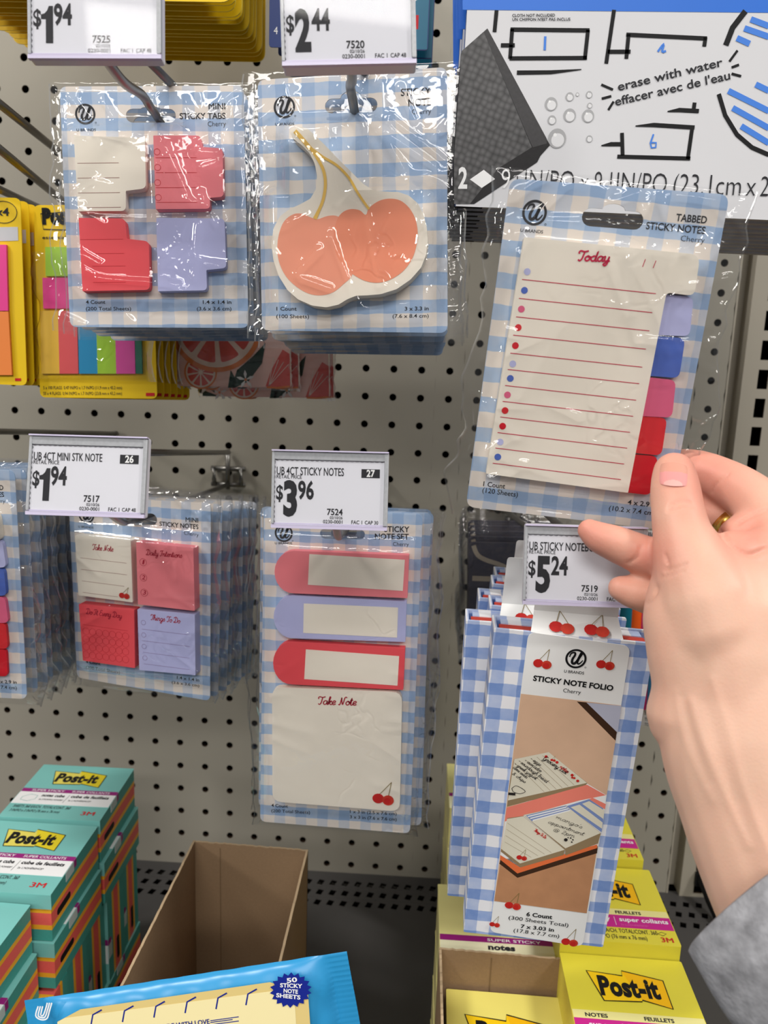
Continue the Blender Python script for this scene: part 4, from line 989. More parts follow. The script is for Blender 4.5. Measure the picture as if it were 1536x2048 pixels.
for i, (u, v, d, rz) in enumerate([(932, 1241, .437, -1.2), (980, 1211, .457, 0), (957, 1196, .478, -1), (984, 1168, .50, .5), (990, 1150, .522, 0)]):
    P = at(u, v, d); o = copy_tree(FO, Matrix.Translation(P) @ Matrix.Rotation(rz*R2D, 4, 'Y') @ Matrix.Translation(-anch) @ FO.matrix_world, f'gingham sticky note folio, {ORD[i+1]} from the front on the lower right hook', skip=('lettering', 'brand_mark', 'ink_drawing'))
S5 = FO.matrix_world @ Vector((hc[0], hc[1], zt))
hook('wire hook holding the gingham folios at the lower right', S5, back_of(L5, .004, 0), tilt=6, tip=False)

# ------------------------------------------------------------------ boxed reusable sheets (upper right)
F = Frame((.50, -.32, .25), 0, -1.0, 0).V(880, 0, 2.341)
bx = thing('carton_pack', 'large white and blue carton pack printed with a grey cloth, front of the stack', 'carton', F.mw(), 'white carton packs at the upper right')
TH = .0045
BLU = mat('carton_blue', (40, 112, 214), .4, .35, noise=.03); BLU2 = mat('marker_blue', (70, 130, 222), .5, .3); CWH = mat('carton_white', (216, 216, 219), .55, .3, noise=.015, nscale=20); CSIDE = mat('carton_side_blue', (44, 92, 178), .5, .3)
CGREY = mat('carton_fold_grey', (178, 172, 164), .7, .2)
lx0 = F.loc(92, 480, 0)[0]; ylow = F.loc(800, 985, 0)[1]
body = [(lx0+.003*.2, F.loc(80, 950, 0)[1]-.0015), (lx0+.26, ylow-.004), (lx0+.26, ylow+.22), (lx0+.0025, ylow+.22)]
p = PB(); p.prism(body, -TH, 0, CWH, CGREY)
c = F.locs([(106, 46), (1540, 60), (1540, -420), (104, -430)], 0); p.flat(c, .0001, BLU)
p.add([(body[0][0]-.0002, body[0][1], -TH), (body[0][0]-.0002, body[0][1], 0), (body[3][0]-.0002, body[3][1], 0), (body[3][0]-.0002, body[3][1], -TH)], [(0, 1, 2, 3)], CSIDE)
_bx = body[0][0]; _by = body[0][1]-.0002; p.add([(_bx-.0003, _by, -TH), (_bx+.034, _by, -TH), (_bx+.034, _by, .0001), (_bx-.0003, _by, .0001)], [(0, 1, 2, 3)], mat('printed_cloth_edge', (40, 39, 40), .7, .1))
z = .00014
CLOTH = MATS.get('printed_cloth')
def cloth_mat():
    m = bpy.data.materials.new('printed_grey_cloth'); m.use_nodes = True; nt = m.node_tree; b = nt.nodes['Principled BSDF']; b.inputs['Roughness'].default_value = .5
    tc = nt.nodes.new('ShaderNodeTexCoord'); mp = nt.nodes.new('ShaderNodeMapping'); mp.inputs['Rotation'].default_value = (0, 0, .35)
    vo = nt.nodes.new('ShaderNodeTexVoronoi'); vo.inputs['Scale'].default_value = 340; vo.inputs['Randomness'].default_value = .35
    nt.links.new(tc.outputs['Object'], mp.inputs[0]); nt.links.new(mp.outputs[0], vo.inputs['Vector'])
    cr_ = nt.nodes.new('ShaderNodeValToRGB'); cr_.color_ramp.elements[0].position = .1; cr_.color_ramp.elements[0].color = (*s2l((92, 91, 92)), 1); cr_.color_ramp.elements[1].position = .75; cr_.color_ramp.elements[1].color = (*s2l((40, 39, 40)), 1)
    nt.links.new(vo.outputs['Distance'], cr_.inputs[0]); nt.links.new(cr_.outputs[0], b.inputs['Base Color']); return m
CLOTH = cloth_mat(); CLOTHD = mat('printed_cloth_hem', (74, 73, 74), .6, .2, noise=.2, nscale=600); CLOTHK = mat('printed_cloth_fold', (46, 45, 46), .6, .2, noise=.2, nscale=600)
def dec(pts, m, dz=0): p.flat(F.locs(pts, z), z+dz, m)
dec([(100, 240), (222, 133), (515, 680), (470, 730), (455, 760), (160, 955), (64, 955), (64, 760), (80, 480)], CLOTHK)
dec([(100, 240), (205, 150), (430, 690), (270, 790), (140, 955), (66, 955), (66, 740)], CLOTH, .00003)
dec([(205, 150), (222, 133), (500, 650), (500, 672), (435, 690), (420, 660)], CLOTHD, .00004)
S_ = lambda pts, w, m=INKB, dz=.00005: p.ribbon(F.locs(pts, z), w*abs(F.loc(700, 300, z)[0]-F.loc(600, 300, z)[0])/100, z+dz, m)
wv = lambda pts: pts
for pts in ([(265, 48), (255, 150)], [(285, 212), (350, 212)], [(330, 138), (700, 142)], [(338, 135), (328, 275)], [(325, 273), (688, 271)], [(693, 140), (678, 278)], [(815, 46), (778, 298)], [(785, 242), (892, 242)], [(883, 160), (872, 275)], [(872, 162), (1250, 180)], [(1243, 175), (1237, 218)], [(852, 622), (855, 728)], [(830, 733), (1172, 742)], [(1182, 590), (1160, 745)], [(1192, 480), (1186, 525)]): S_(pts, 18)
S_([(1430, 52), (1370, 130), (1338, 212)], 26); S_([(1305, 440), (1335, 540), (1390, 630), (1460, 690), (1540, 725)], 20)
for pts, tp in (([(360, 340), (520, 338), (662, 325)], 1), ([(915, 590), (1000, 585), (1192, 597)], -1), ([(755, 682), (800, 675), (852, 675)], -1), ([(1065, 522), (1120, 515), (1212, 520)], -1)):
    s = abs(F.loc(700, 300, z)[0]-F.loc(600, 300, z)[0])/100
    p.ribbon(F.locs(pts, z), 19*s, z+.00006, INKB, taper=(lambda t: 1-.8*t**3) if tp > 0 else (lambda t: .25+.75*min(1, t*2)))
for pts in ([(1455, 90), (1540, 122)], [(1425, 132), (1540, 172)], [(1390, 178), (1450, 205)], [(1478, 395), (1540, 425)], [(1350, 425), (1540, 520)], [(1370, 505), (1540, 600)], [(1410, 590), (1540, 670)]): S_(smooth([pts[0], ((pts[0][0]+pts[1][0])/2, (pts[0][1]+pts[1][1])/2), pts[1]], 2), 26, BLU2)
for pts in ([(755, 396), (810, 420)], [(757, 462), (802, 450)], [(788, 515), (813, 475)], [(1355, 288), (1393, 236)], [(1365, 316), (1400, 303)], [(1365, 345), (1410, 357)]): S_(pts, 11)
S_([(493, 170), (490, 235)], 11, BLU2)
S_(smooth([(1020, 242), (1048, 205), (1040, 242), (1058, 238)], 3), 10, BLU2); S_([(1000, 628), (985, 670), (990, 692), (1010, 690), (1012, 668), (990, 668)], 8, BLU2)
DROP = mat('printed_drop_grey', (168, 168, 170), .4, .4); DROPL = mat('printed_drop_light', (222, 222, 224), .4, .4)
for x, y, r in ((455, 560, 40), (520, 487, 29), (607, 453, 19), (643, 442, 8), (698, 443, 15), (701, 494, 12), (524, 562, 20), (607, 540, 29), (693, 543, 28), (548, 648, 42), (699, 650, 15)):
    q = F.loc(x, y, z); s = abs(F.loc(x+r, y, z)[0]-q[0]); p.flat(circ(*q, s, 20, s*1.05), z+(.00002 if r == 40 else .00006), DROP) if r != 40 else None
    if r != 40: p.flat(circ(q[0]+s*.08, q[1]-s*.18, s*.72, 18), z+.00008, DROPL); p.flat(circ(q[0]-s*.25, q[1]+s*.35, s*.2, 10), z+.0001, WHT)
bo = p.build('carton', bx)
lett(F, bx, [('CLOTH NOT INCLUDED', (338, 79), (538, 77), 12, INK, .014), ("UN CHIFFON N'EST PAS INCLUS", (338, 97), (610, 96), 12, INK, .014)], .00025)
lett(F, bx, [('erase with water', (835, 425), (1325, 308), 38, INK, .014), ("effacer avec de l'eau", (822, 495), (1360, 370), 38, INK, .014)], .00025)
lett(F, bx, [('2', (85, 880), (127, 880), 88, WHT, .03), ('9', (285, 884), (325, 885), 88, WHT, -.01)]+[(s_, (a_, 880+(a_-85)*.027), (b_, 880+(b_-85)*.027), 90, INK, -.01) for s_, a_, b_ in (('.1', 332, 362), ('IN/PO', 395, 625), ('x', 655, 692), ('9.1', 720, 800), ('IN/PO', 825, 1058), ('(23.1', 1090, 1266), ('cm', 1290, 1405), ('x', 1430, 1475), ('23.1 cm)', 1497, 1810))], .00025)
p = PB(); p.flat(F.locs([(140, 840), (205, 795), (258, 838), (195, 880)], .0003), .0003, WHT); p.build('sheet_symbol', bx)
BX = bx
for i in range(1, 13):
    d = i*.0072
    copy_tree(BX, Matrix.Translation((.0008*((i*7) % 5-2), d, -d*.05+.0006*((i*3) % 4))) @ BX.matrix_world, f'white carton pack at the upper right, {ORD[i]} from the front of the stack', skip=('lettering',) if i > 1 else ())
hook('wire hook holding the white carton packs at the upper right', (.515, -.30, .365), (.515, -.36, .40), tilt=2, tip=False)

# ------------------------------------------------------------------ yellow hang cards, top left (seen from below)
yc0 = None
for i in range(14):
    d = .47+.0098*i
    bl = at(-62+7.6*i, 12+8.9*i, d); br = at(468+5*i, 10+9.1*i, d)
    y = (bl.y+br.y)/2
    if yc0 is None:
        w = .176; F = Frame((br.x-w/2, y, br.z), 0, -1, 0)
        root = thing('hanging_card', f'long yellow hanging card at the top left, {ORD[i]} of its stack', 'hanging card', F.mw(), 'yellow cards at the top left')
        p = PB(); sl = [(a*.014, .128+b*.004) for a, b in circ(0, 0, 1, 16)]
        p.prism(rnd(rect(-w/2, 0, w/2, .14), .007), -.0009, 0, YCARD, mat('yellow_card_lit_edge', (255, 232, 96), .5, .3), holes=[sl]); p.build('backing_card', root)  # paler side colour paints in the light catching the card edges
        p = PB(); p.flat(rect(w/2-.024, .008, w/2-.014, .012), .0001, REDT); p.build('printed_mark', root)
        p = PB(); p.prism(rnd(rect(-w/2+.012, .02, w/2-.012, .11), .004), 0, .004, PALE); p.build('note_pad', root)
        yc0 = root
    else:
        copy_tree(yc0, Frame((br.x-.176/2+.0012*math.sin(i*2.4), y, br.z+.0007*math.sin(i*1.7)), 0, -1, .25*math.sin(i*3.1)).mw(), f'long yellow hanging card at the top left, {ORD[i]} of its stack')
hook('wire hook holding the long yellow cards at the top left', yc0.matrix_world @ Vector((0, .128, 0)), yc0.matrix_world @ Vector((0, .16, .06)), tilt=0, tip=False)

# ------------------------------------------------------------------ blue packs, top middle
NAVY = mat('navy_card', (24, 52, 118), .4, .35, noise=.05); TEALC = mat('petrol_card', (30, 110, 140), .4, .35, noise=.04)
b0 = None
for i, (u0, v0, u1, v1, d) in enumerate([(540, 92, 852, 104, .50), (548, 108, 872, 103, .515), (553, 126, 874, 112, .53), (556, 147, 873, 127, .545), (560, 150, 882, 134, .56)]):
    A = at(u0, v0, d); B = at(u1, v1, d); w = .100
    F = Frame(((A.x+B.x)/2, (A.y+B.y)/2, A.z), 0, -1, 0)
    if b0 is None:
        b0 = thing('hanging_card', f'navy and petrol blue hanging card behind the $2.44 label, {ORD[i]} of its stack', 'hanging card', F.mw(), 'blue cards at the top middle')
        p = PB(); p.prism(rnd(rect(-w/2, 0, w/2, .12), .002), -.0008, 0, NAVY); p.flat(rect(.012, .0005, w/2-.0005, .119), .0001, TEALC); p.flat(rect(w/2-.0085, .012, w/2-.0065, .02), .0002, REDT)
        p.flat([(w/2-.012, .026), (w/2-.004, .031), (w/2-.010, .042)], .0002, WHT); p.build('backing_card', b0)
        p = PB(); p.text('4', (-w/2+.003, .0075), (-w/2+.0055, .0075), .0042, .0002, WHT, 0); p.build('lettering', b0)
    else: copy_tree(b0, F.mw(), f'navy and petrol blue hanging card behind the $2.44 label, {ORD[i]} of its stack', skip=('lettering',))
hook('wire hook holding the blue cards at the top middle', b0.matrix_world @ Vector((0, .118, -.001)), b0.matrix_world @ Vector((0, .15, .05)), tilt=0, tip=False)

# ------------------------------------------------------------------ yellow flag packs at the left edge
def post_logo(p, cx, cy, w, z, ya=None, yb=None, brand=False, t=1.0):
    ya = ya or YEL; yb = yb or YEL2
    P0 = [(-.5, .34), (-.03, .27), (-.02, .40), (.5, .22), (.5, -.46), (.14, -.30), (.13, -.34), (-.36, -.38)]
    q = [(cx+a*w, cy+b*w*.62*t) for a, b in P0]
    p.flat(q, z, ya); p.flat([(cx+a*w, cy+b*w*.62*t) for a, b in [(-.02, .40), (.5, .22), (.5, -.46), (.14, -.30), (.06, 0)]], z+.00004, yb)
    p.ribbon(q, w*.018, z+.0001, INKB, closed=True)
    p.text('Post-it', (cx-.38*w, cy-.14*w*t), (cx+.40*w, cy-.14*w*t), .27*w*t, z+.00012, INKB, .05)
    if brand: p.text('BRAND', (cx+.2*w, cy-.25*w*t), (cx+.41*w, cy-.25*w*t), .055*w*t, z+.00012, INKB, .02)
F = Frame(at(42, 585, .50), 0, -2, 0).V(0, 380, 2.194)
fl = thing('flag_pack', 'yellow card of pink and orange page flags at the left edge, front of its stack', 'page flag pack', F.mw(), 'yellow flag packs at the left edge')
c = F.locs([(-150, 35), (85, 35), (122, 858), (-120, 858)], 0); xr_ = (c[1][0]+c[2][0])/2; yb_, yt_ = c[2][1], c[1][1]
p = PB(); p.prism(rnd(rect(xr_-.09, yb_, xr_, yt_), .004), -.0008, 0, YCARD); p.build('backing_card', fl)
def decal(F, parent, name, items, z0=.0002):
    p = PB()
    for i, (pts, m) in enumerate(items): p.flat(F.locs(pts, z0), z0+.00003*i, m)
    return p.build(name, parent)
HOTP = mat('hot_pink_flags', (238, 70, 150), .35, .4); ORGF = mat('orange_flags', (244, 140, 70), .35, .4); FOIL = mat('silver_white_print', (205, 205, 208), .3, .5)
p = PB(); zf = .002; p.prism(F.locs([(-60, 240), (27, 240), (35, 530), (-60, 530)], zf), .0002, zf, HOTP); p.build('flag_block', fl, 'hot pink flag block')
p = PB(); p.prism(F.locs([(-60, 533), (36, 533), (52, 812), (-60, 812)], zf), .0002, zf, ORGF); p.build('flag_block', fl, 'orange flag block')
decal(F, fl, 'printed_band', [([(-150, 165), (78, 162), (80, 222), (-150, 228)], FOIL), ([(66, 826), (92, 826), (92, 838), (66, 838)], REDT)])
p = PB(); cx, cy = F.loc(15, 97, .0003); p.ribbon([(cx+.0085*math.cos(t*.2618), cy+.0065*math.sin(t*.2618)) for t in range(24)], .0004, .0003, INK, closed=True)
p.text('x4', (cx-.005, cy-.002), (cx+.0035, cy-.002), .0045, .0003, INK, .02); p.build('lettering', fl)
for i in range(1, 5): copy_tree(fl, Matrix.Translation((.0008*i, .0085*i, -.0004*i)) @ fl.matrix_world, f'yellow card of pink and orange page flags at the left edge, {ORD[i]} of its stack', skip=('lettering',))
# ------------------------------------------------------------------ yellow flag packs below the mini tabs
F = Frame(at(191, 610, .51), 0, -2, .6).V(0, 380, 2.194)
fm = thing('flag_pack', 'yellow card of five-colour page flags below the mini tab packs, front of its stack', 'page flag pack', F.mw(), 'yellow five-colour flag packs')
c = F.locs([(148, 66), (660, 66), (690, 916), (176, 910)], 0)
p = PB(); p.prism(rnd(c, .004), -.0008, 0, YCARD); p.build('backing_card', fm)
FB_ = [(206, 174, 40, 'yellow'), (232, 96, 100, 'salmon'), (40, 150, 200, 'blue'), (170, 214, 60, 'lime'), (226, 84, 170, 'magenta'), (40, 116, 96, 'dark green')]
for (x0, x1, k) in ((178, 257, 0), (257, 340, 1), (343, 424, 2), (424, 506, 3), (506, 590, 4), (592, 620, 5)):
    r_, g_, b_, nm = FB_[k]; mm = mat('flag_'+nm.replace(' ', '_'), (240, 196, 70) if k == 0 else (r_, g_, b_), .35, .4)
    p = PB(); p.prism(F.locs([(x0-3, 530), (x1-3, 530), (x1+4, 806), (x0+4, 806)], .002), .0002, .002, mm); p.build('flag_block', fm, nm+' flag block')
p = PB(); p.prism(F.locs([(198, 250), (400, 250), (400, 378), (200, 378)], .002), .0002, .002, MATS['flag_lime']); p.build('flag_block', fm, 'lime flag block')
p = PB(); p.prism(F.locs([(186, 385), (400, 385), (400, 520), (190, 520)], .002), .0002, .002, HOTP); p.build('flag_block', fm, 'hot pink flag block')
p = PB(); q0 = F.loc(178, 98, .0003); q1 = F.loc(420, 98, .0003)
p.ribbon(F.locs([(178, 104), (300, 96), (420, 90), (420, 180), (190, 172)], .0003), .0006, .0003, INK, closed=True)
p.text('Post-it', F.loc(186, 146, .0003), F.loc(390, 146, .0003), .0085, .0003, INKB, .07); p.build('brand_mark', fm)
lett(F, fm, [('essential collection', (186, 215), (420, 215), 13, INK, .01)], .0003)
lett(F, fm, [('5 x 100 FLAGS  0.47 IN/PO x 1.7 IN/PO (11,9 mm x 43,2 mm)', (190, 874), (535, 874), 13, INK, .0), ('50 x 4 FLAGS  0.94 IN/PO x 1.7 IN/PO (23,8 mm x 43,2 mm)', (190, 899), (535, 899), 13, INK, .0)], .0003)
decal(F, fm, 'printed_mark', [([(640, 890), (678, 890), (678, 904), (640, 904)], REDT)])
film(fm, c[3][0]+.001, c[3][1]+.012, c[1][0]+.001, c[1][1]-.03, [], 61, FILMB, nx=30, ny=40, amp=.001, n_crease=10, name='plastic_blister', base=.003)
for i in range(1, 6): copy_tree(fm, Matrix.Translation((.0009*i, .0115*i, -.0008*i)) @ fm.matrix_world, f'yellow card of five-colour page flags below the mini tab packs, {ORD[i]} of its stack', skip=('lettering', 'brand_mark'))

# ------------------------------------------------------------------ grapefruit note pads
PNKG = mat('grapefruit_pink_paper', (250, 208, 198), .45, .35, noise=.03); GFR = mat('grapefruit_red_print', (224, 98, 92), .5, .3, noise=.12, nscale=150); GFO = mat('grapefruit_peel_print', (236, 140, 84), .5, .3, noise=.05); GFW = mat('grapefruit_pith_print', (244, 226, 214), .5, .3); LEAFG = mat('dark_leaf_print', (40, 66, 58), .5, .3)
F = Frame(at(440, 700, .555), 0, -2, .5).V(0, 380, 2.194)
gf = thing('grapefruit_note_pad', 'pink note pad printed with grapefruit halves, partly hidden behind the mini tab packs', 'note pad', F.mw(), 'grapefruit note pads')
c = F.locs([(700, 440), (1262, 440), (1275, 868), (688, 858)], 0)
p = PB(); p.prism(rnd(c, .003), -.006, 0, PNKG, CREAMS)
def slice_(p, x, y, R_, z, rot=0, a0=0, n=9, half=False):
    q = F.loc(x, y, z); s = abs(F.loc(x+R_, y, z)[0]-q[0])
    p.flat(circ(*q, s, 36), z, GFO); p.flat(circ(*q, s*.9, 36), z+.00004, GFW)
    for k in range(n):
        a = rot+2*math.pi*k/n; w = 2*math.pi/n*.39
        p.flat(rnd([(q[0]+s*.1*math.cos(a), q[1]+s*.1*math.sin(a))]+[(q[0]+s*.8*math.cos(a+w*t), q[1]+s*.8*math.sin(a+w*t)) for t in (-1, -.5, 0, .5, 1)], s*.06, 3), z+.00008, GFR)
z = .0002
LF = lambda pts: p.flat(F.locs(pts, z+.00002), z+.00002, LEAFG)
slice_(p, 880, 800, 72, z-.0001, .2); slice_(p, 945, 590, 205, z+.00003, .25, 0, 9)
LF([(1015, 868), (1040, 790), (1110, 730), (1165, 670), (1150, 760), (1090, 840), (1030, 868)]); LF([(1000, 868), (1012, 790), (1035, 830), (1030, 868)])
p.flat(F.locs([(1165, 862), (1190, 790), (1240, 700), (1272, 720), (1273, 866)], z), z, GFR); p.ribbon(F.locs([(1170, 866), (1215, 868), (1270, 862)], z+.0001), .0012, z+.0001, GFO)
for k in range(4): p.ribbon(F.locs([(1180, 860), (1200+22*k, 735+10*k)], z+.0001), .0004, z+.0001, GFW)
def flower(p, x, y, R_):
    q = F.loc(x, y, z); s = abs(F.loc(x+R_, y, z)[0]-q[0])
    for k in range(5):
        a = .4+k*1.2566; p.flat([(q[0], q[1]), (q[0]+s*.6*math.cos(a-.28), q[1]+s*.6*math.sin(a-.28)), (q[0]+s*math.cos(a), q[1]+s*math.sin(a)), (q[0]+s*.6*math.cos(a+.28), q[1]+s*.6*math.sin(a+.28))], z+.00014, WHT)
    p.flat(circ(*q, s*.14, 8), z+.00016, GFO)
flower(p, 712, 800, 55); flower(p, 768, 842, 40); flower(p, 1078, 832, 42)
LF([(690, 830), (740, 848), (770, 860), (690, 858)])
p.build('printed_pad', gf)
film(gf, c[3][0]-.001, c[3][1]-.001, c[1][0]+.003, c[1][1], [(c[3][0], c[3][1], c[1][0], c[1][1], .0002)], 71, FILMB, nx=40, ny=40, amp=.0012, n_crease=16, back=-.007)
for i, (dx, dy, dz) in enumerate([(.004, .012, -.001), (.024, .030, -.008), (.026, .042, -.0085)]):
    copy_tree(gf, Matrix.Translation((dx, dy, dz)) @ gf.matrix_world, ['pink grapefruit note pad directly behind the front grapefruit pad', 'pink grapefruit note pad sticking out to the right behind the other grapefruit pads', 'rearmost pink grapefruit note pad, closest to the pegboard'][i])

# ------------------------------------------------------------------ grey film packs and highlighters behind the folios
SLATE = mat('slate_cloth', (84, 82, 92), .8, .2, noise=.06, nscale=80); SANDC = mat('sand_strip', (176, 164, 148), .7, .2)
F = Frame(at(1010, 1160, .62), 0, -4, 0).V(900, 1030, 8.533)
gp0 = thing('pouch_pack', 'slate grey pouch in clear film behind the folios, front of its stack', 'pouch', F.mw(), 'slate pouches in clear film')
c = F.locs([(330, 470), (1300, 470), (1300, 2000), (330, 2000)], 0)
p = PB(); p.prism(rnd([(c[3][0], c[3][1]-.02), (c[2][0]+.03, c[2][1]-.02), (c[1][0]+.03, c[1][1]), c[0]], .004), -.005, 0, SLATE)
p.ribbon(smooth(F.locs([(400, 520), (470, 680), (620, 770), (830, 840), (1100, 960)], .0004), 4), .0035, .0004, SANDC); p.ribbon(F.locs([(380, 1080), (1200, 1110)], .0004), .004, .0004, SANDC); p.build('pouch', gp0)
film(gp0, c[3][0]-.010, c[3][1]-.025, c[2][0]+.036, c[0][1]+.012, [], 81, FILMB, nx=40, ny=60, amp=.0016, n_crease=24, back=-.006)
for i in range(1, 5): copy_tree(gp0, Matrix.Translation((.0006*i, .016*i, .001*i)) @ gp0.matrix_world, f'slate grey pouch in clear film behind the folios, {ORD[i]} of its stack')
hook('wire hook holding the slate pouches behind the folios', gp0.matrix_world @ Vector((.028, .012, 0)), gp0.matrix_world @ Vector((.028, .02, .03)), tilt=2, tip=False)
GREYC = mat('pale_grey_card', (196, 196, 194), .5, .3)
F = Frame(at(1270, 1250, .60), 0, -3, 0).V(860, 1000, 2.272)
hl = thing('highlighter_pack', 'card of coloured highlighters hanging behind the wrist and the folios', 'highlighter pack', F.mw())
c = F.locs([(880, 135), (1085, 140), (1075, 1030), (880, 1030)], 0); xl_ = c[0][0]; xr_ = c[1][0]+.022
p = PB(); p.prism(rnd(rect(xl_, c[2][1], xr_, c[0][1]), .003), -.0008, 0, GREYC); p.build('backing_card', hl)
decal(F, hl, 'printed_band', [([(880, 178), (1150, 182), (1150, 260), (880, 260)], mat('sky_blue_print', (80, 160, 210), .5, .3))])
lett(F, hl, [('HIGHLIGHTERS', (975, 172), (1195, 176), 28, INK, .02), ('3 UNITS', (975, 975), (1040, 977), 15, INK), ('TEXT MARKERS', (975, 1003), (1090, 1004), 15, INK), ('TOTAL', (975, 1026), (1020, 1027), 14, INK)], .0003)
for x, (r_, g_, b_), nm in ((902, (20, 110, 130), 'teal'), (942, (246, 100, 30), 'orange'), (992, (222, 60, 130), 'pink'), (1032, (50, 140, 200), 'blue'), (1068, (60, 190, 40), 'green'), (1104, (230, 210, 60), 'yellow')):
    a = F.loc(x, 300, .006); b = F.loc(x-38, 940, .006); cc = F.loc(x, 215, .006)
    mm = mat('highlighter_'+nm, (r_, g_, b_), .35, .4)
    root_ = PB(); root_.tube([(b[0], b[1], .006), (a[0], a[1], .006), (cc[0], cc[1], .006)], [.0062, .0062, .0050], mm, 14); ob = root_.build('highlighter', hl, nm+' highlighter')
    pc = PB(); pc.tube([(a[0], a[1]+.0, .006), (cc[0], cc[1]+.002, .006)], [.0066, .0056], mm, 14); pc.build('cap', ob)

# ------------------------------------------------------------------ teal note cubes (lower left)
def base_frame(x, y, z, yaw=0): return Frame((x, y, z), 0, -90, yaw)
def stripes(p, x0, y0, x1, y1, z0, z1, seq):
    """sheet block in coloured layers from bottom to top"""
    n = len(seq); a = z0
    for m, fr in seq:
        b = a+(z1-z0)*fr; p.prism(rect(x0, y0, x1, y1), a, b, m); a = b
SEQ = [(TEALD, .24), (ORG, .10), (PNKS, .26), (ORG, .10), (TEALD, .30)]
W_ = .076; CH_ = .034
def make_cube():
    r = thing('note_cube', '', 'note cube', None, 'teal note cubes')
    p = PB(); stripes(p, -W_/2, -W_/2, W_/2, W_/2, -CH_, 0, SEQ); p.build('sheet_block', r)
    p = PB(); p.prism(rnd(rect(-W_/2-.0004, -W_/2-.0004, W_/2+.0004, W_/2+.0004), .001), 0, .0004, TEAL)
    p.prism(rect(-W_/2-.0006, -W_/2-.0006, W_/2+.0006, -W_/2), -CH_*.30, .0003, TEAL)
    p.build('wrapper', r)
    z = .0006
    p = PB(); p.prism(rect(-W_/2, -.020, W_/2, -.0035), .0004, .00055, WHT); p.prism(rect(-W_/2, -.0035, W_/2, .0015), .0004, .00058, PURP)
    p.prism(rect(W_/2+.0002, -.016, W_/2+.0006, -.0035), -.0065, .0004, mat('milky_print', (190, 206, 204), .4, .3)); p.prism(rect(W_/2+.0002, -.0035, W_/2+.0006, .0005), -.0050, .0005, PURP); p.build('printed_band', r)
    p = PB(); post_logo(p, -.002, .019, .044, z, mat('pale_yellow_logo', (226, 212, 96), .4, .3), mat('strong_yellow_logo', (226, 206, 40), .4, .3)); p.build('brand_mark', r)
    p = PB(); T = lambda s, x0, x1, y, c, m=INK, b=.02, it=.1: p.text(s, (x0, y), (x1, y), c, z+.00005, m, b, it)
    T('SUPER STICKY', -.030, -.004, -.0022, .0024, WHT, .01); T('SUPER COLLANTS', .002, .032, -.0022, .0024, WHT, .01)
    T('notes cube', -.019, -.001, -.0095, .0034, INK, .04); T('cube de feuillets', .004, .034, -.0095, .0034, INK, .04); T('2x STICKING POWER*', -.019, .000, -.0145, .0017); T("2x L'ADHÉRENCE*", .004, .022, -.0145, .0017)
    p.ribbon([(.001, -.017), (.0025, -.006)], .0003, z, INK)
    T('SHEETS 360 EA/CH. TOTAL/CONT. 360', -.034, .010, -.0255, .0034, INK, 0); T('3 IN/PO x 3 IN/PO (76 mm x 76 mm)', -.034, .004, -.031, .0032, INK, 0); p.ribbon([(-.033, -.011), (-.028, -.007), (-.022, -.0085), (-.022, -.0135), (-.027, -.0165), (-.033, -.015)], .0004, z, TEALD, closed=True)
    T('3M', .021, .031, -.032, .0046, REDT, .03, .0); p.build('lettering', r)
    p = PB(); p.prism(rnd(rect(-.012, -CH_*.64, .008, -CH_*.50), .003), 0, .0002, INKB)
    o = p.build('printed_oval', r); o.matrix_parent_inverse = Matrix.Identity(4); o.location = (W_/2+.0001, -.018, 0); o.rotation_euler = (math.pi/2, 0, math.pi/2)
    return r
cube0 = make_cube(); cx_ = .1545-.038
spots = [(cx_, -.172, -.2855, 1, 'topmost teal note cube at the back of the left stack, nearest the pegboard'), (cx_+.0005, -.2515, -.2875, 0, 'topmost teal note cube in the middle of the left stack'), (cx_-.012, -.331, -.2925, -1.5, 'topmost teal note cube at the left edge, nearest the blue packet'),
         (cx_+.0025, -.172, -.3205, .5, 'teal note cube lying under the rear cube of the left stack'), (cx_+.002, -.2525, -.3225, -.5, 'teal note cube lying under the middle cube of the left stack'), (cx_-.008, -.333, -.3275, 0, 'teal note cube lying under the nearest cube at the left edge')]
for i, (x, y, zt_, yw, lb) in enumerate(spots):
    if i == 0: cube0.matrix_world = base_frame(x, y, zt_, yw).mw(); cube0['label'] = lb
    else: copy_tree(cube0, base_frame(x, y, zt_, yw).mw(), lb)
# cubes standing on edge under them
names = ['rearmost', 'second from the back', 'third from the back', 'fourth from the back', 'fifth from the back', 'sixth from the back', 'seventh from the back']
for k in range(7):
    yb_ = -.1345-k*(CH_+.0004)
    copy_tree(cube0, Frame((cx_+.0012*math.sin(k*2.1), yb_-CH_, -.3555-.0045*(k > 1)-.003*(k > 4)-.038), 0, 0, 0).mw(), f'teal note cube standing on edge in the left stack, {names[k]}', skip=('lettering', 'brand_mark'))
k = 0
for y0, zt_ in ((-.172, -.4310), (-.2525, -.4330), (-.333, -.4330)):
    copy_tree(cube0, base_frame(cx_+.001, y0, zt_).mw(), f'teal note cube lying on the grey shelf under the left stack, {["rear", "middle", "front"][k]} one', skip=('lettering', 'brand_mark')); k += 1

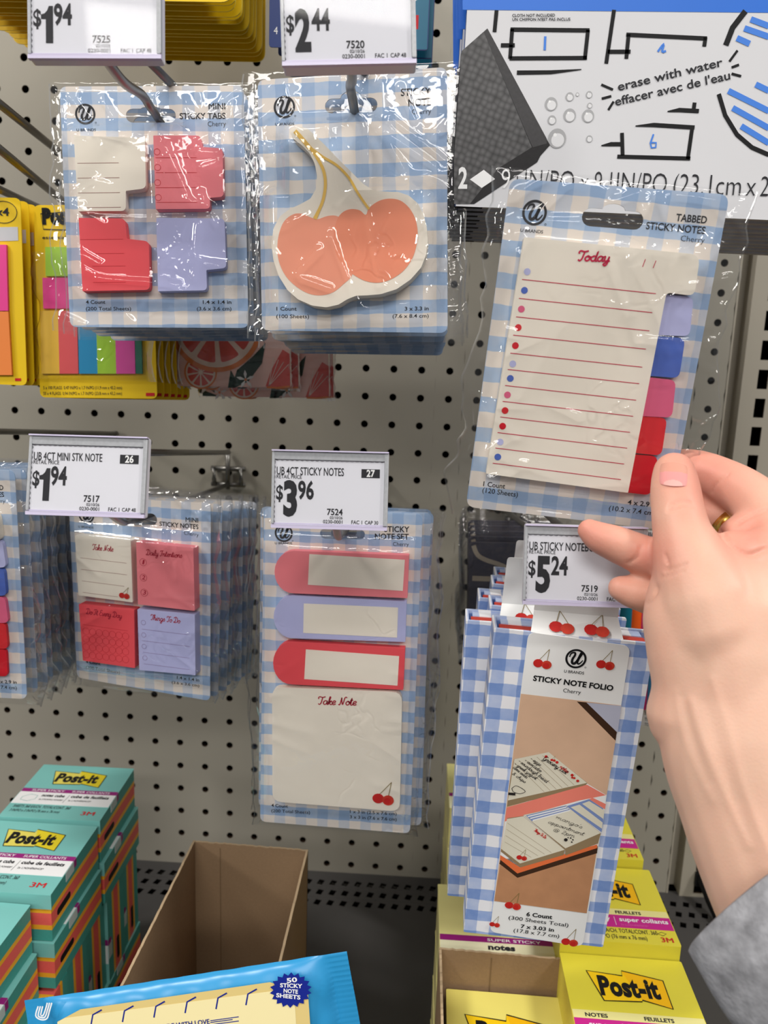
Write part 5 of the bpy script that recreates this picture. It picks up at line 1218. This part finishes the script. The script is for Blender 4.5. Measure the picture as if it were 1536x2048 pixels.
# ------------------------------------------------------------------ open cardboard trays
def torn(a, b, n, amp, seed):
    rg = random.Random(seed); A = Vector(a); B = Vector(b)
    return [A.lerp(B, k/n)+Vector((0, 0, rg.uniform(-amp, amp) if 0 < k < n else 0)) for k in range(n+1)]
def tray(label, x0, x1, y0, y1, zb, zs, th=.0016, seed=1, crease=None):
    """zs: rim heights at back-left, back-right, front-right, front-left"""
    r = thing('cardboard_tray', label, 'cardboard box', Matrix.Translation((0, 0, 0)), 'open cardboard trays')
    c = [(x0, y1), (x1, y1), (x1, y0), (x0, y0)]; n = 40
    for k, nm in enumerate(('back_wall', 'side_wall', 'front_wall', 'side_wall')):
        a, b = c[k], c[(k+1) % 4]; za, zb_ = zs[k], zs[(k+1) % 4]
        top = torn((a[0], a[1], za), (b[0], b[1], zb_), n, .0004, seed+k)
        d = Vector((b[0]-a[0], b[1]-a[1], 0)).normalized(); nn = Vector((d.y, -d.x, 0))*th     # inward
        v = top+[Vector((t.x, t.y, zb)) for t in top]+[t+nn for t in top]+[Vector((t.x, t.y, zb))+nn for t in top]
        N = n+1; p = PB()
        p.add(v, [(i, i+1, N+i+1, N+i) for i in range(n)]+[(2*N+i+1, 2*N+i, 3*N+i, 3*N+i+1) for i in range(n)], CARDB)
        p.add(v, [(i+1, i, 2*N+i, 2*N+i+1) for i in range(n)]+[(0, N, 3*N, 2*N), (n, 2*N+n, 3*N+n, N+n)], CARDE)
        if crease and k == 0:
            q = Vector((x0+crease, y1-th-.0002, 0)); p.add([(q.x-.0004, q.y, zb+.002), (q.x+.0004, q.y, zb+.002), (q.x+.0004, q.y, za-.004), (q.x-.0004, q.y, za-.004)], [(0, 1, 2, 3)], mat('cardboard_crease', (128, 104, 78), .9, .1))
        p.build(nm, r)
    p = PB(); p.add([(x0, y0, zb), (x1, y0, zb), (x1, y1, zb), (x0, y1, zb), (x0, y0, zb+.001), (x1, y0, zb+.001), (x1, y1, zb+.001), (x0, y1, zb+.001)], [(3, 2, 1, 0), (4, 5, 6, 7)], CARDB); p.build('bottom', r)
    return r
tray('empty brown cardboard tray standing open beside the teal note cubes', .2235, .3112, -.360, -.2005, SHZ+.0003, (-.3025, -.3045, -.299, -.2955), seed=3, crease=.021)
tray('brown cardboard tray holding pale yellow note packs at the lower right', .4085, .4950, -.372, -.2855, SHZ+.0003, (-.3105, -.3125, -.3165, -.3150), seed=9, crease=.034)

# ------------------------------------------------------------------ yellow note packs on the shelf, lower right
PH = .0385
def note_pack(wrap, sheets, band, kind):
    r = thing('note_pack', '', 'note pack', None, 'yellow note packs on the shelf')
    p = PB(); p.prism(rect(-W_/2, -W_/2, W_/2, W_/2), -PH, -.0002, sheets); p.build('sheet_block', r)
    p = PB(); p.prism(rnd(rect(-W_/2-.0004, -W_/2-.0004, W_/2+.0004, W_/2+.0004), .0012), -.0002, .0003, wrap); p.prism(rect(-W_/2, -W_/2-.0005, W_/2, -W_/2), -PH*.9, .0001, wrap); p.build('wrapper', r)
    z = .0005; p = PB()
    if kind == 'lime':
        p.flat(rect(-W_/2, -.0125, W_/2, -.0065), z-.0001, PALE); p.flat(rect(-W_/2, -.0245, W_/2, -.0125), z-.0001, band)
    elif kind == 'pale':
        p.flat(rect(-W_/2, -.019, W_/2, -.0135), z-.0001, band); p.flat(rect(-W_/2, -W_/2, W_/2, -.019), z-.00012, mat('cream_band', (240, 236, 200), .4, .3))
    else: p.flat(rect(-W_/2, -.022, W_/2, -.0135), z-.0001, band)
    p.build('printed_band', r)
    p = PB(); T = lambda s, x0, x1, y, c, m=INK, b=.02, it=0: p.text(s, (x0, y), (x1, y), c, z+.00005, m, b, it)
    if kind == 'lime':
        T('NOTES', -.031, -.018, -.0112, .0026, INK, .03); T('FEUILLETS', .003, .020, -.0112, .0026, INK, .03)
        T('super sticky', -.030, -.002, -.0185, .0038, WHT, .02); T('super collants', .004, .036, -.0185, .0038, WHT, .02); p.ribbon([(.001, -.0225), (.001, -.0145)], .0003, z, WHT)
        T('2x STICKING POWER*', -.030, -.008, -.0225, .0014, mat('faint_pink_print', (226, 110, 176), .5, .3), 0); T("2x L'ADHÉRENCE*", .004, .022, -.0225, .0014, MATS['faint_pink_print'], 0)
        T('4', -.0305, -.0285, -.0295, .0036, INK, 0); T('90', -.0195, -.0155, -.0295, .0036, INK, 0); T('EA/CH. TOTAL/CONT. 360', -.0085, .026, -.0295, .0036, INK, 0); T('3 IN/PO x 3 IN/PO (76 mm x 76 mm)', -.030, .018, -.0350, .0036, INK, 0); T('3M', .027, .0345, -.0355, .0040, REDT, .03)
        for a in (-.0255, -.0125, .029): p.ribbon([(a-.0028, -.0282), (a, -.0265), (a+.0028, -.0278), (a+.0002, -.0298)], .0004, z, INK, closed=True)
    elif kind == 'pale':
        T('SUPER STICKY', -.006, .030, -.0178, .0024, WHT, .01); T('notes', -.006, .012, -.0255, .0046, INK, .05); T('2x STICKING POWER*', -.005, .018, -.0300, .0018)
    p.build('lettering', r)
    if kind != 'pale':
        p = PB(); post_logo(p, -.001 if kind == 'lime' else .0, .0135 if kind == 'lime' else .006, .046 if kind == 'lime' else .054, z, brand=kind != 'lime', t=1.12); p.build('brand_mark', r)
    return r
lm0 = note_pack(LIME, LIMES, MAG, 'lime')
def stack(src, x, y, zt_, lab, yaw=0, n=4, first=False, lbs=None):
    for i in range(n):
        f = base_frame(x, y, zt_-i*(PH+.0006), yaw).mw()
        if first and i == 0: src.matrix_world = f; src['label'] = lab[0]
        else: copy_tree(src, f, lab[0] if i == 0 else f'{lab[1]}, {["topmost", "second from the top", "third from the top", "bottom"][i]}', skip=() if i == 0 else ('lettering', 'brand_mark'))
stack(lm0, .5235, -.3250, -.3085, ('lime yellow note pack, topmost of the front lime stack beside the cardboard tray', 'lime yellow note pack in the front stack beside the cardboard tray'), -.8, first=True)
stack(lm0, .5240, -.2475, -.2985, ('lime yellow note pack, topmost of the middle lime stack, next to the folio', 'lime yellow note pack in the middle lime stack'), -.5)
stack(lm0, .5205, -.1695, -.2920, ('lime yellow note pack, topmost of the rear lime stack, half hidden by the folio', 'lime yellow note pack in the rear lime stack'), 0)
pl0 = note_pack(PALE, PALES, PURP, 'pale')
stack(pl0, .4480, -.2465, -.3215, ('pale yellow note pack with a purple band, right behind the small cardboard tray', 'pale yellow note pack right behind the small cardboard tray'), 0, first=True)
stack(pl0, .4600, -.0700, -.3200, ('pale yellow note pack, topmost of the stack against the pegboard', 'pale yellow note pack in the stack against the pegboard'), 0)
cn0 = note_pack(CANARY, PALES, PURP, 'canary')
stack(cn0, .4520, -.3290, -.3375, ('canary yellow note pack with a big logo, on top inside the cardboard tray', 'canary yellow note pack inside the cardboard tray'), -1, n=3, first=True)

# ------------------------------------------------------------------ blue film packet, bottom
F = Frame(at(380, 2060, .392), -3, -14, 9.2).V(0, 1900, 2.021)
for _ in range(3):
    _a = F.loc(100, 205, 0); _b = F.loc(1400, 5, 0); _r = math.degrees(math.atan2(_b[1]-_a[1], _b[0]-_a[0])); PKR = (PKR if _ else 9.2)+_r
    F = Frame(at(380, 2060, .392), -3, -14, PKR).V(0, 1900, 2.021)
pk = thing('note_packet', 'sky blue film packet of sticky note sheets with a navy starburst, leaning at the bottom', 'note packet', F.mw())
SKY = mat('sky_blue_film', (44, 148, 204), .3, .5, noise=.05, nscale=30); CRMW = mat('packet_cream', (246, 232, 176), .25, .5); CRMD = mat('packet_tan', (226, 202, 132), .25, .5); NVY = mat('packet_navy', (24, 40, 140), .3, .4)
x0, yT = F.loc(98, 207, 0); x1 = F.loc(1402, 5, 0)[0]
c = F.locs([(100, 205), (1400, 5), (1452, 299)], 0)
hw_ = (x1-x0)/2; xm = (x0+x1)/2; HH = .205
yT = (c[0][1]+c[1][1])/2
NX, NY = 90, 260; v = []; f = []
rg = np.random.RandomState(5)
def puff(u, w): 
    e = max(0, 1-(abs(u)/.87)**6)*max(0, 1-abs(w)**10); return .0085*e**.6
def wr(x, y):
    uu = abs(x-xm)/hw_
    if uu > .885: return (.00016 if x > xm else .00004)*math.sin(y*2600)+.0004*math.sin(y*140+x*60)
    return .0003*math.sin(x*330+y*210)*math.sin(y*150-x*90)+.0005*(math.sin(x*420+y*90)+math.sin(x*150-y*330+1))*min(1, max(0, (abs(x-xm)/hw_-.72)*4))
for s in (1, -1):
    for j in range(NY+1):
        for i in range(NX+1):
            u = -1+2*i/NX; w = -1+2*j/NY
            x = xm+hw_*u; y = yT-HH/2+HH/2*w 
            v.append((x, y, s*puff(u, w)+(wr(x, y) if abs(u) > .0 else 0)*(1 if s > 0 else .5)))
K = (NX+1)*(NY+1)
for j in range(NY):
    for i in range(NX):
        a = j*(NX+1)+i; f.append((a, a+1, a+NX+2, a+NX+1)); f.append((K+a, K+a+NX+1, K+a+NX+2, K+a+1))
p = PB(); p.add(v, f, SKY, True); p.build('film_body', pk)
zz = .0092
def dk(p, pts, m, dz=0): p.flat(F.locs(pts, zz+dz), zz+dz, m)
p = PB(); dk(p, [(232, 290), (325, 240), (1090, 130), (1245, 175), (1262, 420), (225, 560)], CRMD); dk(p, [(232, 292), (262, 275), (1110, 165), (1190, 190), (1205, 420), (225, 560)], CRMW, .0001)
for x, y in ((375, 262), (503, 246), (630, 228), (756, 210), (881, 194), (1002, 178)): p.ribbon(F.locs([(x-8, y+45), (x, y), (x+36, y-20)], zz+.0002), .0007, zz+.0002, NVY)
p.ribbon(F.locs([(850, 286), (965, 270)], zz+.0002), .0004, zz+.0002, NVY); p.ribbon(F.locs([(850, 293), (940, 281)], zz+.0002), .0004, zz+.0002, NVY); p.ribbon(F.locs([(850, 302), (965, 287)], zz+.0002), .0004, zz+.0002, NVY)
sheet = p.build('printed_panel', pk)
p = PB(); q = F.loc(1175, 162, zz+.0004); s = abs(F.loc(1175+88, 162, zz)[0]-q[0])
p.flat([(q[0]+(s if k % 2 == 0 else s*.82)*math.cos(math.pi*k/18), q[1]+(s if k % 2 == 0 else s*.82)*.80*math.sin(math.pi*k/18)) for k in range(36)], zz+.0004, NVY); st_ = p.build('starburst', pk)
lett(F, st_, [('50', (1160, 133), (1202, 128), 17, WHT, .03), ('STICKY', (1132, 150), (1222, 154), 15, WHT, .03), ('NOTE', (1146, 172), (1204, 177), 15, WHT, .03), ('SHEETS', (1116, 190), (1214, 200), 15, WHT, .03)], zz+.0006)
lett(F, sheet, [('MADE WITH LOVE', (640, 322), (848, 298), 18, NVY, .02)], zz+.0003)
p = PB()
for k in range(3):
    w = .0011
    st = [(205+9*k*.0-14*k*.0, 222), (150+9*k, 232), (140+10*k, 270-2*k), (160, 286-9*k), (185-8*k, 282-6*k), (196-9*k, 250), (205-9*k, 218)][1:]
    p.ribbon(smooth(F.locs(st, zz), 4), .0007, zz-.001, WHT)
p.build('brand_mark', pk)

# ------------------------------------------------------------------ the person: hand, wrist and sleeve
def skin_material():
    m = bpy.data.materials.new('skin'); m.use_nodes = True; nt = m.node_tree; b = nt.nodes['Principled BSDF']
    b.inputs['Roughness'].default_value = .48; b.inputs['Specular IOR Level'].default_value = .35
    b.inputs['Subsurface Weight'].default_value = .22; b.inputs['Subsurface Radius'].default_value = (.006, .0022, .0012); b.inputs['Subsurface Scale'].default_value = .5
    at_ = nt.nodes.new('ShaderNodeAttribute'); at_.attribute_name = 'flush'
    tc = nt.nodes.new('ShaderNodeTexCoord'); n = nt.nodes.new('ShaderNodeTexNoise'); n.inputs['Scale'].default_value = 55; n.inputs['Detail'].default_value = 4
    nt.links.new(tc.outputs['Object'], n.inputs['Vector'])
    mx = nt.nodes.new('ShaderNodeMix'); mx.data_type = 'RGBA'
    mx.inputs[6].default_value = (*s2l((224, 184, 160)), 1); mx.inputs[7].default_value = (*s2l((218, 142, 124)), 1)
    fac = math_node(nt, 'ADD', at_.outputs['Fac'], math_node(nt, 'MULTIPLY', math_node(nt, 'SUBTRACT', n.outputs['Fac'], .5), .35))
    nt.links.new(fac, mx.inputs[0]); nt.links.new(mx.outputs[2], b.inputs['Base Color'])
    n2 = nt.nodes.new('ShaderNodeTexNoise'); n2.inputs['Scale'].default_value = 900; n2.inputs['Detail'].default_value = 2
    nt.links.new(tc.outputs['Object'], n2.inputs['Vector'])
    bp = nt.nodes.new('ShaderNodeBump'); bp.inputs['Strength'].default_value = .18; bp.inputs['Distance'].default_value = .0004
    nt.links.new(n2.outputs['Fac'], bp.inputs['Height']); nt.links.new(bp.outputs[0], b.inputs['Normal'])
    return m
SKIN = skin_material()
HZ = lambda x, y: (1150+x/2.767, 860+y/2.767)
def P3(x, y, d): u, v = HZ(x, y); return at(u, v, d)
def cap_chain(p, chain, m, n=18, flat=None):
    """tapered limb of rings through joints (zoomed x, y, depth, radius in m)"""
    pts = [P3(c[0], c[1], c[2]) for c in chain]; rad = [c[3] for c in chain]
    Q = smooth_3d(pts, 8); T = np.linspace(0, len(pts)-1, len(Q)); Rr = np.interp(T, range(len(pts)), rad)
    # rounded ends
    v = []; N = len(Q); ends = []
    d0 = (Q[0]-Q[1]).normalized(); d1 = (Q[-1]-Q[-2]).normalized()
    rings = [(Q[0]+d0*Rr[0]*math.sin(a), Rr[0]*math.cos(a)) for a in (1.45, 1.15, .8, .4)]+[(Q[i], Rr[i]) for i in range(N)]+[(Q[-1]+d1*Rr[-1]*math.sin(a), Rr[-1]*math.cos(a)) for a in (.4, .8, 1.15, 1.45)]
    ref = None; M_ = len(rings)
    for i, (c, r) in enumerate(rings):
        t = (rings[min(i+1, M_-1)][0]-rings[max(i-1, 0)][0]).normalized()
        a = (FW - t*FW.dot(t)); a.normalize(); b = t.cross(a)
        fl = flat if flat else 1.0
        v += [c+a*r*fl*math.cos(2*math.pi*j/n)+b*r*math.sin(2*math.pi*j/n) for j in range(n)]
    f = [(i*n+j, i*n+(j+1) % n, (i+1)*n+(j+1) % n, (i+1)*n+j) for i in range(M_-1) for j in range(n)]+[tuple(range(n))[::-1], tuple((M_-1)*n+j for j in range(n))]
    p.add(v, f, m, True)
TH_ = [(548, 236, .3325, .0088), (555, 330, .3275, .0101), (568, 440, .3215, .0104), (590, 560, .3165, .0112), (640, 720, .3120, .0150), (720, 920, .3080, .0200), (780, 1100, .306, .0215)]
CHAINS = [
    # thumb down to its root
    (TH_, None),
    # ball of the thumb along the left outline
    ([(610, 720, .318, .0095), (580, 880, .314, .0120), (590, 1030, .311, .0150), (640, 1200, .309, .0170), (690, 1400, .308, .0180), (700, 1560, .308, .0210)], None),
    # index: tip behind the pack, knuckle at the right edge, back down to the palm
    ([(600, 205, .362, .0086), (690, 225, .3595, .0093), (790, 265, .354, .0098), (910, 330, .346, .0106), (1010, 410, .338, .0112), (1090, 540, .328, .0125), (1140, 700, .320, .0140), (1150, 900, .314, .0165)], None),
    ([(905, 590, .330, .0085), (1000, 560, .329, .0105), (1090, 600, .325, .0130), (1150, 720, .318, .0150)], None),
    # middle: only its lower part shows between thumb and index
    ([(560, 330, .366, .0080), (700, 430, .362, .0082), (800, 500, .357, .0086), (900, 580, .350, .0094), (1010, 700, .340, .0110), (1090, 860, .328, .0140)], None),
    # ring finger pointing left under the pack
    ([(78, 556, .3310, .0052), (132, 592, .3305, .0068), (240, 636, .330, .0079), (370, 690, .3295, .0085), (480, 730, .3290, .0086), (640, 810, .328, .0110), (800, 900, .325, .0140), (950, 1010, .322, .0170)], None),
    # little finger
    ([(252, 876, .332, .0056), (304, 892, .332, .0069), (385, 912, .3318, .0078), (470, 938, .3315, .0082), (600, 980, .327, .0105), (760, 1060, .324, .0140), (880, 1140, .321, .0170)], None),
    # palm and back of the hand
    ([(900, 760, .313, .0150), (900, 1000, .309, .0230), (880, 1250, .307, .0250), (880, 1500, .305, .0250)], None),
    ([(1060, 760, .314, .0160), (1090, 1000, .309, .0240), (1090, 1250, .306, .0270), (1080, 1500, .303, .0270)], None),
    ([(1200, 900, .316, .0200), (1260, 1150, .309, .0260), (1260, 1400, .304, .0280), (1230, 1600, .301, .0280)], None),
    # wrist and forearm
    ([(850, 1450, .306, .0240), (850, 1750, .302, .0250), (940, 2050, .297, .0245), (1080, 2400, .289, .0250), (1230, 2700, .282, .0260), (1380, 2950, .276, .0270)], None),
    ([(1050, 1450, .304, .0270), (1030, 1750, .299, .0275), (1100, 2050, .293, .0265), (1220, 2400, .285, .0270), (1360, 2700, .279, .0270), (1500, 2950, .273, .0270)], None),
    ([(1200, 1550, .302, .0270), (1200, 1800, .297, .0270), (1240, 2050, .292, .0265), (1360, 2400, .284, .0270), (1500, 2700, .277, .0270)], None),
]
p = PB()
for ch_, fl in CHAINS: cap_chain(p, ch_, SKIN, flat=fl)
raw = p.build('person')
rm = raw.modifiers.new('r', 'REMESH'); rm.mode = 'VOXEL'; rm.voxel_size = .0011; rm.use_smooth_shade = True
sm = raw.modifiers.new('s', 'SMOOTH'); sm.factor = .5; sm.iterations = 22
dg = bpy.context.evaluated_depsgraph_get(); dg.update()
me = bpy.data.meshes.new_from_object(raw.evaluated_get(dg))
raw.modifiers.clear(); old = raw.data; raw.data = me; bpy.data.meshes.remove(old); me.name = 'person'
if not me.materials: me.materials.append(SKIN)
me.polygons.foreach_set('use_smooth', [True]*len(me.polygons))
N = len(me.vertices); co = np.empty(N*3); me.vertices.foreach_get('co', co); co = co.reshape(-1, 3)
no = np.empty(N*3); me.vertices.foreach_get('normal', no); no = no.reshape(-1, 3)
camn = np.array(CAM); Rn, Un, Fn = np.array(RT), np.array(UP), np.array(FW)
def proj_np(c):
    d = c-camn; zc = d@Fn; return 768+FPX*(d@Rn)/zc, 1024-FPX*(d@Un)/zc, zc
pu_, pv_, pz_ = proj_np(co); zx = (pu_-1150)*2.767; zy = (pv_-860)*2.767
facing = np.clip(-(no*((co-camn)/np.linalg.norm(co-camn, axis=1)[:, None])).sum(1), 0, 1)
disp = np.zeros(N)
def groove(pts, w, depth, dmax=.34):
    """skin crease along a line on the side that faces the holder"""
    global disp
    q = smooth(pts, 5); dmin = np.full(N, 1e9)
    for a, b in zip(q[:-1], q[1:]):
        d, _ = dist_seg(zx, zy, a, b); dmin = np.minimum(dmin, d)
    disp -= depth*np.exp(-(dmin/w)**2)*(facing > .15)*(pz_ < dmax)
# thumb knuckle wrinkles
groove([(520, 425), (560, 405), (600, 400), (640, 398)], 7, .0008); groove([(515, 445), (560, 437), (610, 425), (650, 420)], 6, .0007); groove([(530, 408), (575, 388), (620, 385)], 6, .0005)
groove([(500, 690), (520, 755), (500, 775)], 8, .0008); groove([(500, 775), (560, 765), (620, 740)], 8, .0005); groove([(480, 812), (540, 800), (600, 775)], 7, .0005)
groove([(800, 560), (870, 640), (960, 690), (1068, 650)], 14, .0012)
groove([(758, 345), (770, 310), (810, 275), (850, 240)], 7, .0007, .4); groove([(880, 640), (940, 600), (1000, 590)], 6, .0004, .4); groove([(895, 520), (960, 480), (1068, 435)], 8, .0010, .4)
groove([(295, 735), (345, 700), (370, 640)], 8, .0009, .4); groove([(400, 960), (440, 920), (458, 870)], 7, .0009, .4)
# tendons and veins on the wrist
def ridge(pts, w, h): groove(pts, w, -h)
ridge([(640, 1500), (700, 1700), (800, 1950), (960, 2300)], 26, .00045); ridge([(560, 1450), (580, 1600), (640, 1800), (760, 2050)], 22, .0003); ridge([(760, 1380), (860, 1700), (940, 2000), (1080, 2350)], 24, .0003)
groove([(600, 1480), (650, 1700), (740, 1950)], 26, .0003); groove([(720, 1500), (800, 1760), (900, 2050)], 30, .0003)
# nail bed of the thumb
nb = np.exp(-(((zx-545)/72)**4+((zy-255)/58)**4)); disp -= .0004*nb*(facing > .2)*(pz_ < .345)
co = co+no*disp[:, None]; me.vertices.foreach_set('co', co.ravel())
fl = np.zeros(N)
for (x, y, r) in ((548, 250, 150), (60, 560, 330), (230, 880, 260), (700, 230, 330), (950, 600, 200), (430, 700, 220)):
    fl = np.maximum(fl, np.exp(-((zx-x)**2+(zy-y)**2)/r**2))
fl = np.clip(.12+.75*fl*np.clip((1300-zy)/600, 0, 1)+.15*np.exp(-((zx-470)/60)**2-((zy-1450)/400)**2), 0, 1)
at_ = me.attributes.new('flush', 'FLOAT', 'POINT'); at_.data.foreach_set('value', fl.astype(np.float32)); me.update()
tag(raw, 'person reaching in from the lower right, bare hand, grey sleeve, holding the tabbed pack', 'person')
PERSON = raw
# thumb nail: a curved plate set into the tip
NAIL = mat('nail_pink', (226, 150, 146), .22, .5, sss=.1); NAILT = mat('nail_tip', (216, 152, 132), .25, .5); LUN = mat('nail_lunula', (228, 170, 162), .22, .5)
from mathutils.bvhtree import BVHTree
bv = BVHTree.FromPolygons([tuple(c) for c in co], [tuple(q.vertices) for q in me.polygons])
def on_skin(x, y, lift):
    u, v = HZ(x, y); k = (FW + RT*((u-768)/FPX) + UP*((1024-v)/FPX)).normalized()
    h = bv.ray_cast(CAM, k)
    return (h[0]+h[1]*lift) if h[0] is not None else None
p = PB(); nu, nv = 30, 36; v = []; f = []; ms = []
for j in range(nv+1):
    t = j/nv
    for i in range(nu+1):
        s = -1+2*i/nu
        hwn = 77*(1-.10*abs(2*t-1)**4); x = 543+s*hwn+4*(1-t); tt = 2*t-1; y = 250+tt*66*(1-.16*s*s*abs(tt))+s*5
        q = on_skin(x, y, .0005*(1-s**4)+.00005)
        v.append(q if q is not None else P3(x, y, .33))
for j in range(nv):
    for i in range(nu):
        a = j*(nu+1)+i; s_ = 2*(i+.5)/nu-1; t_ = (j+.5)/nv; m_ = NAILT if t_ < .38+.05*s_*s_ else (LUN if (s_/.72)**2+((1-t_)/.27)**2 < 1 else NAIL)
        f.append((a, a+nu+1, a+nu+2, a+1)); ms.append(m_)
for q, m_ in zip(f, ms): p.add([v[k] for k in q], [(0, 1, 2, 3)], m_, True)
nail = p.build('fingernail', PERSON, 'thumb nail with a pale free edge')
bm_ = __import__('bmesh').new(); bm_.from_mesh(nail.data); __import__('bmesh').ops.remove_doubles(bm_, verts=bm_.verts, dist=1e-6); bm_.to_mesh(nail.data); bm_.free()
for nm, c0, c1 in (('ring finger nail', (22, 540), (64, 596)), ('little finger nail', (200, 858), (226, 905))):
    p = PB(); a = P3(c0[0]+8, c0[1]+4, .352 if c0[1] < 700 else .348)
# gold ring on the middle finger
GOLD = mat('gold', (212, 170, 84), .22, .5, metal=1.0)
rc = P3(862, 552, .3535); rd_ = (P3(900, 580, .350)-P3(800, 500, .357)).normalized()
a_ = rd_.cross(FW).normalized(); b_ = rd_.cross(a_)
p = PB(); NR = 40; prof = [(-.0035, .0002), (-.0032, .0010), (0, .0014), (.0032, .0010), (.0035, .0002), (.0030, -.0008), (-.0030, -.0008)]; v = []
for k in range(NR):
    an = 2*math.pi*k/NR; rr = a_*math.cos(an)+b_*math.sin(an)
    v += [rr*(.0097+h_)+rd_*s_ for s_, h_ in prof]
np__ = len(prof)
p.add(v, [(k*np__+i, k*np__+(i+1) % np__, ((k+1) % NR)*np__+(i+1) % np__, ((k+1) % NR)*np__+i) for k in range(NR) for i in range(np__)], GOLD, True)
t = p.build('finger_ring', None, None, Matrix.Translation(rc)); tag(t, 'plain gold ring on the middle finger behind the thumb', 'ring')
# sleeve
SLV = mat('grey_knit', (150, 150, 154), .95, .05, noise=.75, nscale=150, bump=1.0, bscale=500)
A0 = at(1405, 1925, .285); A1 = at(1610, 1700, .268)
ctr = (A0+A1)/2; ax = at(1750, 2150, .245)-at(1500, 1850, .277); ax.normalize(); e1 = (A0-A1).normalized(); e1 = (e1-ax*e1.dot(ax)).normalized(); e2 = ax.cross(e1)
Rs = (A0-A1).length/2; p = PB(); v = []; n = 56; L_ = 44
rg = random.Random(4)
prof = [(-.0, .90), (-.002, .96), (-.0015, 1.0), (.003, 1.02)]+[(.003+.004*i, 1.02+.03*math.sin(i*.55)+.004*i) for i in range(1, L_)]
for s_, k_ in prof:
    for j in range(n):
        an = 2*math.pi*j/n
        w = 1+.022*math.sin(3*an+s_*60)+.018*math.sin(5*an-s_*90)
        v.append(ctr+ax*s_+(e1*math.cos(an)+e2*math.sin(an)*.86)*Rs*k_*w)
M_ = len(prof)
p.add(v, [(i*n+j, (i+1)*n+j, (i+1)*n+(j+1) % n, i*n+(j+1) % n) for i in range(M_-1) for j in range(n)], SLV, True)
vi = [ctr+ax*(.0+.02*i)+(e1*math.cos(2*math.pi*j/n)+e2*math.sin(2*math.pi*j/n)*.86)*Rs*.9 for i in range(2) for j in range(n)]
p.add(vi, [(j, (j+1) % n, n+(j+1) % n, n+j) for j in range(n)], SLV, True)
p.build('sleeve', PERSON)

# the hidden font helper goes
bpy.data.objects.remove(_fo); 
bpy.context.view_layer.update()
